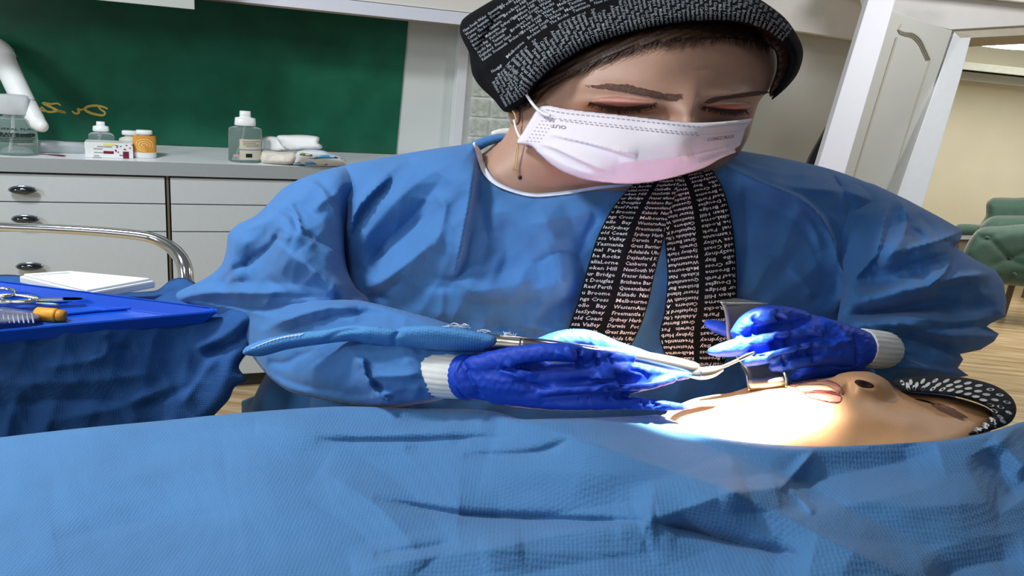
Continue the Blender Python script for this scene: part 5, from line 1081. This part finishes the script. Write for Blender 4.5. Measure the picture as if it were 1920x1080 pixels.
# dotted cap
pc_out = [(1672, 716), (1700, 708), (1760, 705), (1820, 710), (1868, 724), (1896, 744), (1906, 768), (1895, 792), (1862, 806), (1815, 818), (1812, 812), (1840, 800), (1860, 785), (1858, 768), (1828, 753), (1780, 741), (1730, 736), (1695, 733)]
pcap, spc = puff('patient_cap', pc_out, [(1672, 716, 1.16), (1780, 720, 1.17), (1900, 760, 1.15), (1815, 815, 1.07), (1860, 780, 1.09), (1780, 741, 1.10)], 0.020, 14, mat('black_jersey', '#101013', 0.9, noise=0.2, nscale=60), pat, step=3.5, Tb=0.06, creases=[('v', 6, 4, [(1840, 722), (1862, 745), (1872, 770)]), ('v', 5, 4, [(1860, 735), (1884, 760), (1880, 790)])])
m_dot = mat('white_leaf_print', '#cfcfcb', 0.9)
P_ = crom(pc_out, 4, True); cnt = 0
for i in range(15):
    for j in range(3):
        t_ = (i+0.5*(j % 2))/15
        outer = crom([(1690, 716), (1760, 711), (1820, 716), (1864, 729), (1890, 748), (1897, 768), (1888, 788), (1858, 800), (1822, 812)], 3); inner = crom([(1705, 729), (1780, 735), (1828, 748), (1852, 762), (1860, 775), (1856, 785), (1846, 795), (1830, 806), (1818, 812)], 3)
        a = outer[int(t_*(len(outer)-1))]; b = inner[int(t_*(len(inner)-1))]; c = a+(b-a)*(0.12+0.36*j); nn = a-b; ang = math.atan2(nn[1], nn[0])+0.5
        if not inpoly(np.array([c[0]]), np.array([c[1]]), P_)[0]: continue
        el = [(c[0]+8*math.cos(q)*math.cos(ang)-3.6*math.sin(q)*math.sin(ang), c[1]+(8*math.cos(q)*math.sin(ang)+3.6*math.sin(q)*math.cos(ang))*0.72) for q in np.linspace(0, 2*PI, 9)[:-1]]
        V = np.array(el); dd_ = spc.fn(0.0012)(V[:, 0], V[:, 1]); mk('leaf_print', Cv(V[:, 0], V[:, 1], dd_), [tuple(range(8))], m_dot, pcap, smooth=False)

# ------------------------------------------------------------------ drape over the patient
dr_out = [(-170, 842), (0, 820), (150, 803), (300, 789), (430, 776), (560, 766), (650, 762), (780, 766), (880, 767), (930, 772), (975, 785), (1010, 785), (1120, 783), (1200, 780), (1236, 778), (1262, 789), (1300, 806), (1345, 820), (1420, 831), (1520, 837), (1640, 834), (1760, 826), (1816, 818), (1870, 806), (1925, 790), (2090, 780), (2090, 1260), (-170, 1260)]
dr_base = [(-170, 842, 1.17), (300, 790, 1.20), (650, 765, 1.19), (900, 770, 1.14), (975, 783, 1.09), (1120, 771, 1.085), (1215, 773, 1.08), (1262, 789, 1.07), (1345, 822, 1.025), (1520, 838, 1.0), (1760, 828, 1.015), (1850, 812, 1.03), (1925, 790, 1.08), (2090, 782, 1.12),
           (0, 950, 1.02), (500, 900, 1.04), (960, 900, 1.0), (1400, 920, 0.95), (1850, 900, 0.97), (0, 1100, 0.88), (500, 1100, 0.86), (960, 1100, 0.84), (1450, 1100, 0.82), (1900, 1100, 0.84), (0, 1260, 0.8), (960, 1260, 0.76), (1950, 1260, 0.76)]
dr_cr = [('t', 22, (190, 70), [(940, 776), (1000, 795), (1070, 820), (1210, 868), (1370, 922), (1460, 964), (1610, 1040), (1760, 1110)]), ('v', 9, 7.5, [(700, 935), (780, 950), (870, 965), (960, 970), (1085, 975), (1222, 977)]), ('t', -10, (60, 90), [(860, 965), (960, 971), (1085, 976), (1222, 978)]),
         ('t', 12, (70, 90), [(1400, 912), (1370, 922), (1300, 948), (1200, 982)]), ('v', 8, 7.5, [(1222, 977), (1290, 990), (1340, 1006), (1420, 1026), (1500, 1042)]), ('t', -12, (70, 70), [(1215, 976), (1340, 1007), (1520, 1050)]), ('t', 11, (60, 40), [(900, 1034), (1085, 996), (1230, 974)]),
         ('r', 6, 8, [(1462, 918), (1492, 885), (1527, 845)]), ('t', -14, (60, 60), [(1760, 848), (1690, 866), (1600, 885), (1455, 916)]), ('r', 7, 6, [(1478, 914), (1500, 935), (1527, 962)]), ('t', 9, (40, 30), [(1350, 925), (1430, 919), (1490, 908)]), ('v', 6, 7.5, [(1072, 820), (1045, 835), (1010, 847), (960, 852), (870, 854)]), ('v', 6, 7.5, [(590, 827), (700, 828), (800, 826), (960, 818)]), ('v', 4, 7.5, [(760, 840), (830, 838), (880, 832)]),
         ('t', 9, (50, 50), [(660, 1072), (800, 1045), (980, 1016)]), ('v', 5, 10, [(700, 1040), (790, 1028), (860, 1015)]), ('t', 9, (30, 60), [(1862, 818), (1890, 845), (1930, 890)]), ('t', -9, (50, 60), [(1850, 840), (1870, 880), (1910, 940)]), ('t', 8, (70, 60), [(1520, 925), (1700, 950), (1870, 940)]), ('t', -8, (50, 50), [(1740, 1090), (1830, 1060), (1920, 1046)]), ('t', 7, (60, 60), [(600, 880), (720, 960), (800, 1060)]), ('t', 8, (40, 30), [(480, 798), (700, 815), (930, 798)]), ('v', 6, 14, [(740, 775), (800, 790), (900, 785)]),
         ('r', 4, 40, [(100, 900), (250, 890), (420, 870)]), ('v', 4, 40, [(100, 1010), (260, 980), (450, 960)])]
dr_cr = [(c[0], c[1]*2.4)+tuple(c[2:]) for c in dr_cr]
drp, sdr = puff('patient_drape', dr_out, dr_base, 0.014, 12, m_drape, None, step=4.0, creases=dr_cr, Tb=0.03, relief=lambda x, y: wob(x, y, 41, 190, 0.0022)+wob(x, y, 42, 70, 0.0007))
tag(drp, 'wide creased light blue surgical drape covering the patient in the foreground', 'drape')
# dental chair under the drape
dc = thing('dental_chair', 'dark dental chair beneath the blue draped patient', 'chair', (0, 1.2, 0))
m_vinyl = mat('dark_vinyl', '#1d2b3a', 0.4)
puff('backrest', [(-160, 880), (600, 800), (1300, 840), (1880, 840), (1980, 900), (1950, 1300), (-160, 1300)], [(-160, 880, 1.36), (960, 880, 1.32), (1950, 880, 1.25), (960, 1300, 1.05), (-160, 1300, 1.1), (1950, 1300, 1.05)], 0.04, 60, m_vinyl, dc, step=20)
box_frame('pedestal', (-0.2, 1.15, 0.08), (0.5, 0, 0), (0, 0.35, 0), (0, 0, 0.42), m_vinyl, dc, 0.02)
box_frame('base', (-0.4, 1.0, 0.0), (0.9, 0, 0), (0, 0.6, 0), (0, 0, 0.08), m_vinyl, dc, 0.02)

# ------------------------------------------------------------------ operating lamp, out of frame above, aimed at the mouth
aim = Cp(1245, 718, 1.115); src = aim+np.array([0.10, 0.09, 0.80])
ol = thing('operating_lamp', 'round operating lamp head above the patient', 'lamp', src)
ax = (aim-src)/np.linalg.norm(aim-src)
lathe('lamp_housing', src-ax*0.03, ax, [(0.03, -0.08), (0.09, -0.06), (0.12, -0.01), (0.125, 0.02), (0.11, 0.02), (0.10, 0.0), (0.02, -0.01)], m_wp, ol, 32)
sl_ = bpy.data.lights.new('operating_lamp_beam', 'SPOT'); sl_.energy = 1500; sl_.spot_size = math.radians(33); sl_.spot_blend = 0.6; sl_.shadow_soft_size = 0.035; sl_.color = (1.0, 0.93, 0.82)
so = bpy.data.objects.new('operating_lamp_beam', sl_); col.objects.link(so); so.location = tuple(src+ax*0.01); 
bz = Vector(tuple(-ax)); bx_ = Vector((1, 0, 0)); bx_ = (bx_-bz*bx_.dot(bz)).normalized(); by_ = bz.cross(bx_); ra = math.radians(-17); bx_, by_ = bx_*math.cos(ra)+by_*math.sin(ra), by_*math.cos(ra)-bx_*math.sin(ra)
so.rotation_euler = Matrix((bx_, by_, bz)).transposed().to_euler(); so.scale = (1.0, 0.29, 1.0)      # oblong field of the lamp
